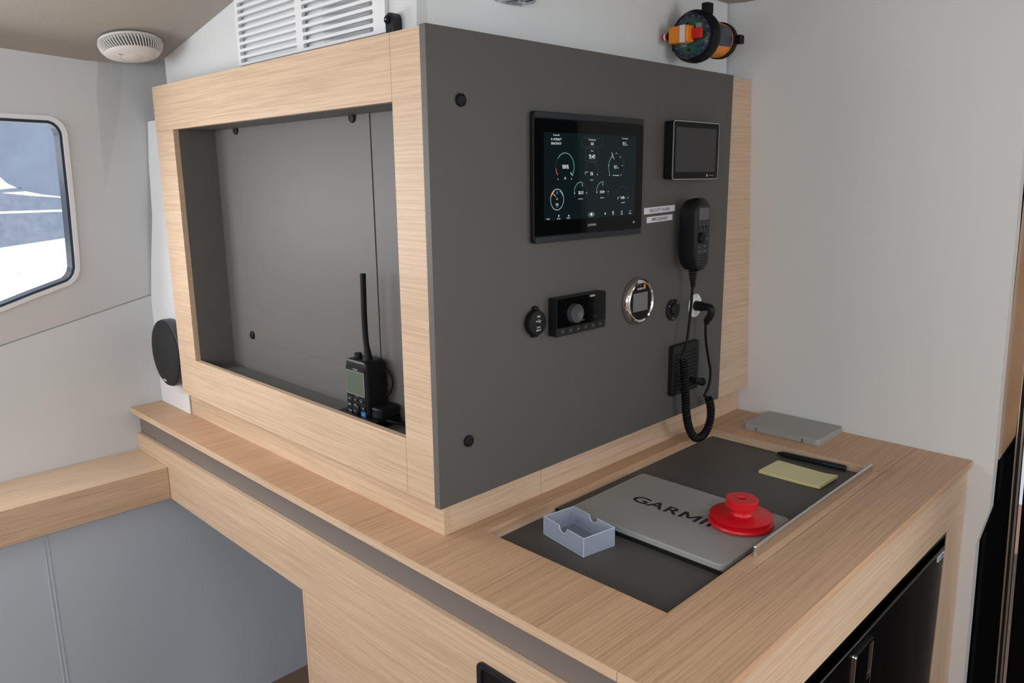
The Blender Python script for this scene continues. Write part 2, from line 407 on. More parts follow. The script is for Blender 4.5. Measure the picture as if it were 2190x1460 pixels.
# hull side: upright below the knuckle, leaning inboard above it, with the window and a moulded recess
def hk(x): return 1.192+.232*x          # height of the knuckle line
def hy(x,z): 
    zk = hk(x); return 1.2555 if z <= zk else 1.2555-.248*(z-zk)*(1.0 if z>zk else 0)-.0012
b = MB()
hullF = lambda a,z,c: (a, hy(a,z)+c, z)
top = 1.86
wino = [(-1.05,1.655),(-.245,1.642)]+[(-.200+.034*math.cos(math.radians(t)),1.608+.034*math.sin(math.radians(t))) for t in (80,60,40,20,5)]+[(-.158,1.45),(-.1535,1.32)]+\
       [(-.187+.034*math.cos(math.radians(t)),1.296+.040*math.sin(math.radians(t))) for t in (-5,-25,-45,-65,-85)]+[(-.25,1.236),(-.3175,1.2135),(-.45,1.18),(-.7,1.145),(-1.05,1.12)]
def inset(P, d):   # offset a polygon
    out=[]; n=len(P); ar=sum(P[i][0]*P[(i+1)%n][1]-P[(i+1)%n][0]*P[i][1] for i in range(n)); sg=1 if ar>0 else -1
    for i in range(n):
        p=Vector(P[i]); a=(p-Vector(P[i-1])).normalized(); c=(Vector(P[(i+1)%n])-p).normalized(); t=(a+c).normalized()
        q=Vector((-t.y,t.x))*sg; out.append(tuple(p+q*d/max(.5,q.dot(Vector((-a.y,a.x))*sg))))
    return out
# window cut in the upper facet
U = lambda a,z,c: (a, 1.2543-.248*(z-hk(a))+c, z)
# outline stays above the knuckle line: window lower part dips close to it
kn = [(-1.5,hk(-1.5)-.01),(-.9,hk(-.9)-.01),(-.45,hk(-.45)),(-.08,hk(-.08))]
b.prism([(-1.5,hk(-1.5)+.002),(-.0756,hk(-.0756)+.002),(-.0756,1.478),(-.0875,1.708),(-.077,1.84),(-1.5,1.84)], None, 0, .012, 'hull', holes=[wino], fn=U)
def UR(a,z):                     # recessed right part
    d = max(0,(z-1.478))/(1.80-1.478)*.040 if a > -.0875 else 0
    return d
def pt(a,z,d=0): return (a, 1.2543-.248*(z-hk(a))+d, z)
# recess facet and the part behind
A0=pt(-.0756,hk(-.0756)+.002); A1=pt(-.0756,1.478); A2=pt(-.0875,1.708); A3=pt(-.077,1.84)
B3=pt(-.010,1.84,.020); B2=pt(-.030,1.68,.013)
b.add([A1,A2,A3,B3,B2],[(0,1,4),(1,2,3,4)],'hull')
b.add([A0,A1,B2,B3,pt(.25,1.84,.020),pt(.25,1.68,.013),pt(.25,1.478),pt(.25,hk(.25)+.002)],[(0,1,6,7),(1,2,5,6),(2,3,4,5)],'hull')
# knuckle seam (shallow groove) and lower facet
b.add([(-1.5,1.2543,hk(-1.5)+.002),(.25,1.2543,hk(.25)+.002),(-1.5,1.260,hk(-1.5)),(.25,1.260,hk(.25)),(-1.5,1.2535,hk(-1.5)-.003),(.25,1.2535,hk(.25)-.003),(-1.5,1.2555,0),(.25,1.2555,0)],
      [(0,1,3,2),(2,3,5,4),(4,5,7,6)],'hull')
struct(b.build('wall_left', recalc=True))
# hull window: outer rim, gasket, pane
win = root('window_1',(-.6,1.17,1.13),'','x'); del win['label'], win['category']; struct(win)
b = MB(); b.prism(inset(wino,-.010), None, -.006, .004, 'white', holes=[inset(wino,-.0005)], fn=U); b.build('window_rim', win)
b = MB(); b.prism(inset(wino,-.0005), None, .002, .045, 'navy', holes=[inset(wino,.006)], fn=U); b.build('window_gasket', win)
b = MB(); b.prism(inset(wino,.004), None, .034, .038, 'glass', fn=U); b.build('window_pane', win)
# ceiling: slopes up from the hull side, then level
cp = [(1.075,1.777),(.63,1.861),(.52,1.879),(.40,1.886),(-3.0,1.897)]
b = MB()
vs=[]; fs=[]
pr = [(y,z) for y,z in cp]+[(y,z+.03) for y,z in reversed(cp)]
b.prism(pr, None, 0, 1, 'ceil', fn=lambda a,z,c: (-2.6+c*(2.6+(.0395 if a>.06 else .0395)), a, z))
b.prism([(.0565,1.8865),(-3.0,1.897),(-3.0,1.927),(.0565,1.9165)], None, 0, 1, 'ceil', fn=lambda a,z,c: (.0395+c*(.935-.0395) if a>-2 else .0395+c*3, a, z))
b.v = [v if not (abs(v.y-1.075)<1e-4) else Vector((v.x, v.y+.0-.19*(v.x-.0395)*1.0, v.z)) for v in b.v]
b.box(-2.7,1.25,-3.1,1.5,1.96,2.0,'ceil'); b.box(-2.7,1.0,1.30,1.5,1.86,1.96,'ceil'); struct(b.build('ceiling'))  # unseen slabs above the headliner, added to keep the sun out
# cabin floor, far walls with window openings (behind the camera)
b = MB(); b.box(-2.6,3.2,-3,1.30,-.05,0,'floor'); struct(b.build('floor'))
b = MB(); b.box(-1.76,-1.72,-3,1.3,0,1.15,'wood_y'); b.box(-1.76,-1.72,-3,1.3,1.15,1.22,'gel'); b.box(-1.76,-1.72,-3,1.3,1.86,1.93,'gel')
for y in (-3,-1.6,1.2): b.box(-1.76,-1.72,y,y+.1,1.22,1.86,'gel')
struct(b.build('wall_forward'))
b = MB(); b.box(-2.6,1.05,-3.04,-3,0,1.1,'gel'); b.box(-2.6,1.05,-3.04,-3,1.75,1.93,'gel')
for x in (-2.6,-.8,.95): b.box(x,x+.1,-3.04,-3,1.1,1.75,'gel')
struct(b.build('wall_far_side'))
b = MB(); b.box(1.0,1.04,-3,-1.9,0,1.93,'gel'); struct(b.build('wall_aft'))

# ------------------------------------------------------------------ cockpit door at the right edge
door = root('door_1',(1.06,-.62,0),'','x'); del door['label'], door['category']; struct(door)
b = MB(); b.prism([(-.50,0),(-.50,1.9),(-.5755,1.9),(-.5795,1.2),(-.5800,1.045),(-.5945,.38),(-.602,0)], None, -.042, -.052, 'blkgloss', fn=FR(0)); b.build('door_panel', door)
b = MB(); b.prism([(-.5495,1.9),(-.5500,.9),(-.5560,.9050),(-.5800,.965),(-.5795,1.2),(-.5755,1.9)], None, -.0290, -.0415, 'brown_reflection', fn=FR(0)); b.build('door_reflection', door)  # added piece; its brown tone stands in for oak reflected in the door
def trim(y1,y0,w,off,m,name):
    q = MB(); q.prism([(y1,0),(y0,1.05),(y0+.004,1.9),(y0+.004-w,1.9),(y0-w,1.05),(y1-w,0)], None, -.030, off, m, fn=FR(0)); q.build(name, door, bevel=.0008)
trim(-.602,-.5790,.0032,-.044,'chrome','door_trim')
trim(-.6055,-.5825,.0050,-.052,'rubber','door_seal')
trim(-.611,-.5878,.0040,-.044,'steel','door_trim')
b = MB(); b.prism([(-.615,0),(-.592,1.05),(-.589,1.9),(-1.2,1.9),(-1.2,0)], None, -.075, -.083, 'blkgloss', fn=FR(0)); b.build('door_pane', door)

# ------------------------------------------------------------------ outside: neighbouring boat seen through the hull window
nb = root('neighbouring_boat',(0,4.0,-.6),'white boat hull with grey bands moored outside the cabin window','boat')
b = MB(); b.box(-3.5,3.5,4.0,4.3,-.6,2.2,'boat'); b.build('hull', nb)
b = MB(); b.prism([(-3.5,1.452),(.30,1.4527),(.43,1.435),(.62,1.4165),(3.5,1.38),(3.5,1.356),(.60,1.358),(-3.5,1.358)], 'Y', 3.9965, 4.0,'boatgrey'); b.build('hull_band', nb)
b = MB(); b.prism([(-3.5,1.342),(3.5,1.342),(3.5,1.42),(.60,1.197),(.2627,1.1646),(-3.5,.80)][:2]+[(3.5,1.46),(.60,1.199),(.2627,1.1646),(-3.5,.80)], 'Y', 3.9965, 4.0,'boatgrey'); b.build('hull_band', nb)
b = MB(); b.prism([(.20,1.452),(.42,1.462),(.395,1.4785),(.29,1.470),(.20,1.462)], 'Y', 3.9965, 4.0,'boatgrey'); b.build('hull_band', nb)
b = MB()
for P in ([(.332,1.03),(.36,1.052),(.385,1.056)],[(.332,1.03),(.34,.985)],[(.335,1.012),(.392,1.028),(.393,1.002),(.362,.992)],[(.362,.992),(.365,.955)]): b.strip(P,.006,3.9985,'Y','tick')
b.build('hull_emblem', nb, recalc=False)
b = MB(); b.prism([(.11,1.70),(.22,1.610),(.300,1.550),(.336,1.508),(.383,1.480),(.430,1.4600),(.50,1.443),(.598,1.4285),(1.2,1.40),(3,1.6),(3,2.1),(-3,2.1),(-3,1.9)], 'Y', 3.9965, 4.0, 'canopy'); b.build('upper_panel', nb)
b = MB(); b.box(1.2,3.2,-3,1.3,.0,.02,'teak'); tag(b.build('cockpit_deck'),'dark cockpit deck beyond the glass door','deck')

# ================================================================== WORKTOP AND BASE
HX0,HX1,HY0,HY1 = .100,.858,-.372,.0007
top = root('worktop',(.5,.4,.885),'long pale oak worktop with a sunken chart well under the dark cabinet','worktop')
b = MB(); yl = -.4005
b.prism([(-.054,yl),(.2797,yl),(.2797,HY0),(.100,HY0),(.100,HY1),(.858,HY1),(.858,HY0),(.8453,HY0),(.8453,yl),(1.0495,yl),(1.0495,1.2530),(-.054,1.2530)], 'Z', .885, .900, 'wood_top')
b.build('main_top', top, bevel=.0006)
b = MB(); b.box(-.054,1.0495,-.5136,-.4010,.885,.900,'wood_top'); b.build('front_band', top, bevel=.0006)
b = MB(); b.box(-.0545,-.0541,-.4003,1.2528,.8853,.8997,'wood_y'); b.box(-.0545,-.0541,-.513,-.4013,.8853,.8997,'wood_y'); b.build('edge_strip', top)
b = MB(); b.box(HX0-.012,HX0,HY0-.01,HY1+.012,.868,.885,'wood_y'); b.box(HX0,.2790,HY1,HY1+.012,.868,.885,'wood_x'); b.box(.2797,HX1,HY1,HY1+.012,.868,.885,'wood_x')
b.box(HX1,HX1+.012,HY0,HY1,.868,.885,'wood_y'); b.box(HX0,HX1,HY0-.012,HY0,.868,.8848,'wood_x'); b.build('well_sides', top)
b = MB(); b.box(HX0,HX1,HY0,HY1,.868,.8755,'slate'); b.build('well_floor', top)
ch = root('chart_table_lid',(.56,-.19,.8757),'dark lift-up chart table lid with a polished steel rail set in the worktop','lid')
b = MB(); b.box(.2835,.8405,-.3705,-.0008,.8757,.8830,'slate'); b.build('lid_panel', ch, bevel=.0006)
b = MB(); b.box(.2828,.2834,-.3705,-.0008,.8757,.8829,'rubber'); b.build('lid_edge_shade', ch)  # thin black strip standing in for the shade line at the lid edge
b = MB(); b.box(.8573,.8579,HY0+.0005,HY1-.0005,.8758,.8997,'wood_y'); b.build('inner_edge', top)
b = MB(); b.box(.8420,.8572,-.3705,-.0008,.8757,.8826,'slate'); b.build('hinge_strip', ch, bevel=.0005)
b = MB(); b.box(.2803,.8447,-.4000,-.3722,.8857,.9000,'wood_top'); b.build('edge_flange', ch, bevel=.0004)
b = MB(); b.box(.3320,.8300,-.3862,-.3806,.9001,.9195,'rails'); o = b.build('rail', ch, bevel=.0012); o['label'] = 'polished steel fiddle rail'

base = root('base_cabinet',(.4,.3,0),'oak base cabinet with recessed grey strip carrying the worktop','cabinet')
b = MB(); b.box(-.0320,-.014,-.50,1.2530,.824,.885,'stripm'); b.build('recess_strip', base)
b = MB(); b.box(-.0440,-.0322,-.5068,1.2530,.6895,.824,'wood_y'); b.build('fascia_rail', base, bevel=.0008)
b = MB(); b.box(-.0440,-.0260,.3870,.3950,0,.6890,'wood_z'); b.build('side_edge', base, bevel=.0006)
b = MB(); b.box(-.0260,-.006,.38,.430,0,.689,'brown'); b.build('inner_support', base)
d = MB(); d.box(-.0440,-.0270,-.5068,.3862,0,.6890,'wood_y'); dr = d.build('door', base, bevel=.0006)
b = MB(); b.rbox(.1325,.250,.690,.7860,'X',-.047,-.0440,.014,'blks',ch=.001,hole=None)
b = MB(); b.prism(rrect(.1325,.262,.690,.7850,.013), 'X', -.0480, -.0441, 'blks', holes=[rrect(.1415,.253,.699,.7750,.008)])
b.prism(rrect(.1415,.253,.699,.7750,.008),'X',-.0446,-.0441,'rubber'); b.build('handle', dr, bevel=.0012)
# front (cockpit side) of the base around the refrigerator
b = MB(); b.box(-.0440,wx(.83)-.002,-.5068,-.489,.772,.885,'wood_x'); b.build('front_fascia', base, bevel=.0008)
b = MB(); b.prism([(.9500,0),(.9500,.772),(wx(.772)-.001,.772),(wx(0)-.001,0)],'Y',-.5068,-.489,'wood_z'); b.build('corner_post', base, bevel=.0008)
b = MB(); b.box(.225,.2395,-.5068,-.489,0,.772,'wood_z'); b.build('side_stile', base, bevel=.0008)

fr = root('refrigerator',(.6,-.4,0),'dark stainless under-counter refrigerator set in the oak cabinet front','refrigerator')
b = MB(); b.prism([(.2400,.0),(.2400,.7715),(.9495,.7715),(.9495,.0)],'Y',-.5040,-.30,'darksteel',holes=[[(.249,.02),(.249,.7610),(.9440,.7610),(.9440,.02)]]); b.build('surround', fr)
b = MB(); b.box(.249,.944,-.47,-.30,.02,.761,'rubber'); b.build('cavity', fr)
b = MB(); b.box(.252,.9420,-.5050,-.471,.03,.7380,'darksteel'); fd = b.build('door', fr, bevel=.0014)
b = MB(); b.box(.252,.9420,-.5062,-.5050,.7345,.7375,'steel'); b.build('top_edge', fd, bevel=.0004)
la = MB(); la.prism(rrect(.4660,.5480,.590,.7140,.006),'Y',-.5085,-.5052,'chrome',holes=[rrect(.4705,.5435,.596,.7090,.004)]); lo = la.build('latch', fd, bevel=.0008)
b = MB(); b.prism(rrect(.4705,.5435,.596,.7090,.004),'Y',-.5056,-.5052,'blkgloss'); b.build('latch_recess', lo)
b = MB(); b.box(.4715,.5425,-.5090,-.5057,.598,.640,'chrome'); b.build('latch_flap', lo, bevel=.001)
b = MB(); b.box(.474,.520,-.5096,-.5091,.618,.636,'white')
for i in range(12): b.box(.4755+i*.0036,.4755+i*.0036+(.0012 if i%3 else .002),-.50975,-.50965,.6285,.6352,'ink_dark')
b.build('latch_label', lo)
b = MB(); b.rbox(.899,.9455-.006,.7165,.7290,'Y',-.5051,-.5066,.001,'white'); b.text('indel',.0072,.9135,.7225,-.5068,'Y','bluebadge',bold=.02); b.disc(.9270,.7228,.0042,-.5068,'Y','bluebadge'); b.box(.9305,.9375,-.5069,-.5067,.7205,.7225,'bluebadge'); b.build('badge', fd, recalc=False)
b = MB(); b.lathe([(0,.002),(.0022,.0018),(.003,0)],(.9440,-.5042,.690),(0,-1,0),'brass',seg=12); b.build('screw', fr)

# oak ledge along the hull and the lining below it, bluish light put into its colour
b = MB(); b.box(-1.6,-.0446,1.0525,1.2530,.6910,.7775,'wood_x'); tag(b.build('wall_ledge', bevel=.0012),'oak ledge running along the hull wall below the window','ledge')
b = MB(); b.box(-1.6,-.3365,1.085,1.10,0,.6908,'under'); b.box(-.3335,.9,1.085,1.10,0,.6908,'under'); b.box(-.3365,-.3335,1.0895,1.10,0,.6908,'under')
b.tube([(-.3355,1.0852,0),(-.3355,1.0852,.6908)],.0022,'under',seg=8); b.tube([(-.327,1.0852,0),(-.327,1.0852,.6908)],.0022,'under',seg=8)
struct(b.build('wall_lower'))

# ================================================================== INSTRUMENT CABINET
ZT, ZB = 1.7180, .9762
cb = root('instrument_cabinet',(.45,.5,.9),'oak framed cabinet with open niche and dark grey instrument panel','cabinet')
YS, YN, YE = .0859, .9166, 1.0136
b = MB(); b.box(0,.0131,YS+.0003,YE,1.6178,ZT,'wood_y'); b.build('top_rail', cb, bevel=.0007)
b = MB(); b.box(0,.0131,YS+.0003,YE,ZB,1.0742,'wood_y'); b.build('bottom_rail', cb, bevel=.0007)
b = MB(); b.box(0,.0131,YN,YE,1.0742,1.6178,'wood_y'); b.build('left_stile', cb, bevel=.0007)
b = MB(); b.box(0,.0131,.0137,YS-.0003,ZB,ZT,'wood_y'); b.build('right_stile', cb, bevel=.0007)
b = MB()      # liner: shell of the box
b.box(.0133,.99,.0137,.030,ZB,ZT-.001,'slate2'); b.box(.0133,.12,.03,YE-.001,1.6182,ZT-.001,'slate2'); b.box(.0133,.12,.03,YE-.001,ZB+.001,1.050,'slate2')
b.box(.0133,.12,YN,YE-.001,1.050,1.6182,'slate2'); b.box(.0990,.12,.03,YN,1.050,1.6182,'slate2')
b.build('liner', cb)
sv = MB(); sv.prism(rrect(.2855-1.1352,.8495-.8495-.2855,0,1,.01),'X',0,.001,'slate')
sv = MB(); sv.prism([(-y,z) for y,z in rrect(.2858,.8490,1.1300,1.6250,.009)],'X',.0974,.0986,'slate2'); so = sv.build('service_panel', cb)
b = MB(); b.prism([(-y,z) for y,z in rrect(.2851,.8497,1.1293,1.6257,.010)],'X',.0985,.0989,'gap',holes=[[(-y,z) for y,z in rrect(.2859,.8489,1.1301,1.6249,.009)]]); b.build('service_joint', so)
def knob(y,z):
    q = MB(); q.lathe([(.0085,0),(.0095,.001),(.0095,.003),(.0082,.0042),(.006,.0046),(.0055,.004),(0,.004)],(.0973,y,z),(-1,0,0),'rubber',seg=24); return q.build('fastener', so)
for y,z in ((.8045,1.6135),(.3381,1.6135),(.8054,1.1393)): knob(y,z)
ip = MB(); ip.box(0,.8792,0,.0134,.9719,1.7200,'slate'); io = ip.build('instrument_panel', cb, bevel=.0007); io['label']='dark grey instrument panel'
b = MB(); b.box(-.0004,.0001,.0003,.0131,.9725,1.7195,'slate2'); b.build('lit_edge', io)  # paler tone puts the side light on the panel edge into its colour
for x,z in ((.0636,1.6176),(.0636,1.0749)):
    q = MB(); q.lathe([(.0088,0),(.0098,.001),(.0098,.0035),(.0085,.005),(.006,.0055),(.0055,.0048),(0,.0046)],(x,0,z),(0,-1,0),'rubber',seg=24); q.build('fastener', io)
b = MB(); b.prism([(.8795,.9675),(wx(.9675)-.0005,.9675),(wx(ZT)-.0005,ZT),(.8795,ZT)],'Y',.0105,.0136,'wood_x'); b.build('side_strip', cb, bevel=.0005)
b = MB(); b.box(.0372,.0500,.0366,1.0640,.9001,ZB,'wood_y'); b.build('plinth_front', cb, bevel=.0006)
for x0,x1 in ((.0502,.2815),(.2823,.8372),(.8380,wx(.94)-.003)):
    b = MB(); b.box(x0,x1,.0367,.0480,.9001,.9715,'wood_x'); b.build('plinth_side', cb, bevel=.0005)
b = MB(); b.box(.0502,.99,.0137,.0366,.9690,ZB,'slate2'); b.build('bottom_board', cb)

# white board with round speaker, left of the cabinet
b = MB(); b.prism([(-1.146,1.6496),(-1.0142,1.6496),(-1.0142,.974),(-1.0655,.974),(-1.0655,.9002),(-1.2532,.9002),(-1.2532,1.19),(-1.2245,1.2915),(-1.182,1.4165),(-1.168,1.5467)],'X',.0326,.0366,'white'); tag(b.build('speaker_board', bevel=.0006),'narrow white upright board between hull wall and oak cabinet','board')
sp = root('round_speaker',(.0326,1.110,.976),'round black loudspeaker on the narrow white board beside the cabinet','speaker')
b = MB(); b.lathe([(.083,0),(.0885,.006),(.0885,.025),(.0875,.028),(.086,.029),(.086,.0275),(0,.0275)],(.0325,1.1085,1.064),(-1,0,0),'spkring',seg=56); b.build('housing', sp)
b = MB(); b.lathe([(.0865,.0280),(.0862,.0312),(.083,.0335),(.05,.0355),(0,.0362)],(.0325,1.1085,1.064),(-1,0,0),'spk',seg=56); b.build('grille', sp)
b = MB(); b.box(-.0036,-.0026,1.108,1.130,.9885,.9935,'silver'); b.build('badge', sp)

# vent grille
vg = MB(); slots=[]
z = 1.7388-.0131*0
rows = [1.7380+.01316*i for i in range(16)]
for zz in rows:
    for (ya,yb) in ((.1715,.3870),(.4090,.6285)): slots.append([(-y,z_) for y,z_ in rrect(ya,yb,zz-.0036,zz+.0040,.0034,3)])
vg.prism([(-.6390,1.7292),(-.1385,1.7292),(-.1385,1.9480),(-.6390,1.9480)],'X',.0330,.0403,'white',holes=slots)
for y in (.397,.399): pass
tag(vg.build('vent_grille', bevel=.0008),'white slotted ventilation grille on the wall above the cabinet','vent')
# small black clip
b = MB(); b.prism([(-.1235,1.7195),(-.1050,1.7195),(-.1050,1.7430),(-.1075,1.7500),(-.1130,1.7535),(-.1190,1.7525),(-.1240,1.7480),(-.1255,1.7420),(-.1245,1.736)],'X',.022,.0404,'blks')
b.lathe([(.0062,0),(.0062,.004),(.004,.0045),(.0035,.001),(0,.001)],(.0222,.1165,1.7430),(-1,0,0),'rubber',seg=20); b.lathe([(.002,0),(.0018,.0055),(0,.006)],(.022,.1165,1.7430),(-1,0,0),'steel',seg=10)
tag(b.build('cable_clip', bevel=.0012),'small black hook clip standing on top of the cabinet','clip')
# wall light above, just reaching into the frame
fx = root('reading_light',(.245,.0675,1.785),'white wall light with clear lens at the top edge','light')
b = MB(); b.prism([(.196,1.7905),(.212,1.7870),(.262,1.8010),(.262,1.86),(.18,1.86),(.18,1.80)],'Y',.028,.0655,'white'); b.build('housing', fx, bevel=.002)
b = MB(); b.prism([(.222,1.7860),(.265,1.7875),(.272,1.7965),(.230,1.7905)],'Y',.032,.062,'dome'); b.build('lens', fx, bevel=.002)

# smoke detector on the sloping ceiling
nrm = Vector((0,-.1855,-.9826)).normalized()
dc = Vector((-.066,.937,1.8045))
sd = root('smoke_detector', dc, 'round white smoke detector on the beige ceiling','smoke detector')
b = MB(); b.lathe([(.062,0),(.064,.002),(.064,.006),(.060,.008)],dc,nrm,'whitew',seg=56); b.build('mounting_plate', sd)
b = MB(); b.lathe([(.052,.006),(.054,.022),(.046,.030)],dc,nrm,'lcd2',seg=48); b.build('sensor_chamber', sd)
b = MB()
ax = nrm; uu = ax.cross(Vector((0,0,1))).normalized(); ww = uu.cross(ax)
for i in range(60):
    a = 2*PI*i/60; P=[]
    for (r,h,da) in ((.0635,.005,0),(.0645,.011,.02),(.0625,.018,.05),(.0575,.0255,.09),(.054,.0290,.12)):
        P.append(dc+ax*h+uu*(r*math.cos(a+da))+ww*(r*math.sin(a+da)))
    b.tube(P,.0013,'whitew',seg=6)
b.build('louvre_ring', sd)
b = MB(); b.lathe([(.0550,.0275),(.0560,.0290),(.0540,.0310),(.040,.0352),(.0225,.0375),(.0218,.0368),(.0212,.0372),(.018,.0385),(0,.0390)],dc,nrm,'whitew',seg=56); b.build('cover', sd)
b = MB(); b.tube([dc+ax*.0366+uu*.034*s_+ww*.012 for s_ in (.55,.95)],.0006,'rubber',seg=6); b.build('slot', sd)

# ================================================================== PANEL INSTRUMENTS (all on the plane y = 0)
def bx(b,*a): return b.box(*a)
cp_ = root('chartplotter',(.37,0,1.39),'large black chartplotter with lit gauges on the dark panel','chartplotter')
X0,X1,Z0,Z1 = .2165,.5245,1.3905,1.6100
b = MB(); b.rbox(X0,X1,Z0,Z1,'Y',-.0001,-.0100,.007,'blk',ch=.003); b.build('bezel', cp_)
b = MB(); b.rbox(X0+.0005,X1-.0005,1.5990,Z1-.0005,'Y',-.0095,-.0125,.004,'blks',ch=.001); b.build('trim_cap', cp_); b = MB(); b.rbox(X0+.0005,X1-.0005,Z0+.0005,1.4020,'Y',-.0095,-.0125,.004,'blks',ch=.001); b.build('trim_cap', cp_)
b = MB(); b.box(X0+.0005,X1-.0005,-.0120,-.0098,1.4030,1.5980,'blkgloss'); [b.letter(c_,a_,w_,.0044,1.4160,-.01205,'Y','silver',.01) for c_,a_,w_ in (('G',.3565,.0042),('A',.3609,.0046),('R',.3660,.0038),('M',.3703,.0048),('I',.3758,.0008),('N',.3774,.0042))]
b.arc(.4985,1.4150,.0018,110,430,.0006,-.01205,'Y','ink'); b.build('glass', cp_)
dsp = MB(); yy=-.01215; y2=-.0123
dsp.box(.2385,.4995,-.0122,-.01201,1.4285,1.5765,'display')
T = lambda s,size,x,z,m='ink',al='c',bo=.01: dsp.text(s,size,x,z,y2,'Y',m,al,bo,.86)
T('Position GPS',.0024,.2700,1.5722); T("N  43°15'54.7\"",.0037,.2700,1.5652); T("E006°35'07.0\"",.0037,.2700,1.5583)
T('Profondeur (m)',.0024,.3670,1.5670); T('0.8',.0050,.3670,1.5602); T('Vit. vent réel',.0024,.4645,1.5718); T('11.1',.0062,.4625,1.5622); T('kt',.0026,.4720,1.5605)
T('Heure',.0022,.3672,1.5477); T('11:41',.0076,.3665,1.5376,bo=.02); T('100%',.0066,.2940,1.5197,bo=.015); T('5%',.0056,.3665,1.5077); T('Gazole',.0020,.3665,1.4965)
T('11.1',.0058,.4365,1.5196); T('kt',.0025,.4455,1.5180); T('Vit. vent appar.',.0024,.4385,1.5045)
T('28.21',.0052,.3360,1.4745); T('20.04',.0046,.3975,1.4748); T('Tension mot.',.0019,.3357,1.4637); T('Tension serv.',.0019,.3985,1.4642)
T('0.00',.0050,.4605,1.4628); T('m',.0022,.4685,1.4618); T('Vitesse GPS',.0019,.4620,1.4535)
T('53°',.0026,.2722,1.4650); T('11.0',.0040,.2720,1.4555); T('kt',.0018,.2722,1.4515)
for s,x,z in (('Engage',.2490,1.4320),('Marquer',.2765,1.4312),('Où aller ?',.3030,1.4312),('AIS',.4318,1.4322),('Radio',.4590,1.4320),('Options',.4857,1.4325)): T(s,.0021,x,z)
for (x,z,r,a0,a1,mm) in ((.2932,1.5190,.0238,-35,145,'inkg'),(.4390,1.5195,.0232,120,215,'inkg'),(.3355,1.4755,.0172,80,190,'inkg'),(.3985,1.4755,.0172,82,190,'inkg')): dsp.arc(x,z,r,a0,a1,.0012,y2,'Y',mm)
dsp.arc(.2932,1.5190,.0238,187,215,.0018,y2,'Y','inkr')
for (x,z,r) in ((.2932,1.5190,.0238),(.3668,1.5110,.0165),(.4390,1.5195,.0232),(.3355,1.4755,.0172),(.3985,1.4755,.0172),(.4620,1.4660,.0165)): dsp.arc(x,z,r+.0012,-30,210,.0004,y2,'Y','inkd')
dsp.strip([(.3070,1.5095),(.3135,1.5040)],.0010,y2,'Y','ink'); dsp.strip([(.3110,1.5120),(.3135,1.5040)],.0005,y2,'Y','inkg')
for P in ([(.4268,1.5360),(.4245,1.5455),(.4325,1.5335)],[(.3400,1.4920),(.3405,1.4850)],[(.3990,1.4925),(.3995,1.4860)],[(.3480,1.5100),(.3560,1.5108)],[(.3482,1.5105),(.3482,1.5060)],[(.4448,1.4628),(.4510,1.4640)],[(.4452,1.4632),(.4452,1.4590)]): dsp.strip(P,.0007,y2,'Y','ink')
for (x,z) in ((.4385,1.5445),(.4510,1.5380),(.4575,1.5225),(.4540,1.5050),(.4190,1.5045),(.4168,1.5225),(.3195,1.4735),(.3520,1.4738),(.3825,1.4742),(.4155,1.4745),(.4770,1.4618),(.3825,1.5060),(.2745,1.4985),(.3100,1.4985)): dsp.disc(x,z,.0010,y2,'Y','ink',n=8)
dsp.arc(.2722,1.4640,.0172,0,360,.0005,y2,'Y','ink',ry=.0180,n=40)
for i in range(36):
    a=2*PI*i/36; dsp.strip([(.2722+.0160*math.cos(a),1.4640+.0168*math.sin(a)),(.2722+.0176*math.cos(a),1.4640+.0184*math.sin(a))],.0004,y2,'Y','ink')
dsp.arc(.2722,1.4640,.0160,25,65,.0016,y2-.00002,'Y','inkg'); dsp.arc(.2722,1.4640,.0160,115,160,.0016,y2-.00002,'Y','inko')
dsp.strip([(.2605,1.4750),(.2690,1.4690)],.0016,y2,'Y','inko'); dsp.add([(.2722,y2,1.4815),(.2700,y2,1.4725),(.2722,y2,1.4742),(.2744,y2,1.4725)],[(0,1,2,3)],'inkb')
dsp.arc(.2932,1.5000,.0016,0,360,.0008,y2,'Y','ink')
dsp.disc(.3670,1.4345,.0105,yy-.0001,'Y','inkd',ry=.0050); dsp.add([(.3640,y2,1.4330),(.3700,y2,1.4330),(.3700,y2,1.4355),(.3670,y2,1.4380),(.3640,y2,1.4355)],[(0,1,2,3,4)],'ink')
dsp.disc(.2765,1.4362,.0014,y2,'Y','ink'); dsp.add([(.2752,y2,1.4358),(.2778,y2,1.4358),(.2765,y2,1.4332)],[(0,1,2)],'ink')
dsp.add([(.3010,y2,1.4345),(.3050,y2,1.4372),(.3036,y2,1.4332)],[(0,1,2)],'ink'); dsp.box(.4062,.4092,y2,y2+.0001,1.4332,1.4362,'ink'); dsp.arc(.4318,1.4362,.0018,0,360,.0009,y2,'Y','ink')
dsp.arc(.4590,1.4362,.0018,0,360,.0006,y2,'Y','ink'); dsp.strip([(.4835,1.4368),(.4880,1.4368)],.0008,y2,'Y','ink')
dsp.prism(rrect(.3490,.3850,1.5295,1.5525,.002),'Y',y2,y2+.0001,'inkd',holes=[rrect(.3493,.3847,1.5298,1.5522,.0018)])
dsp.prism(rrect(.3370,.3970,1.5548,1.5700,.003),'Y',y2,y2+.0001,'inkd',holes=[rrect(.3373,.3967,1.5551,1.5697,.0027)])
o = dsp.build('display', cp_, recalc=False); o['label']='lit display with gauges and white text'

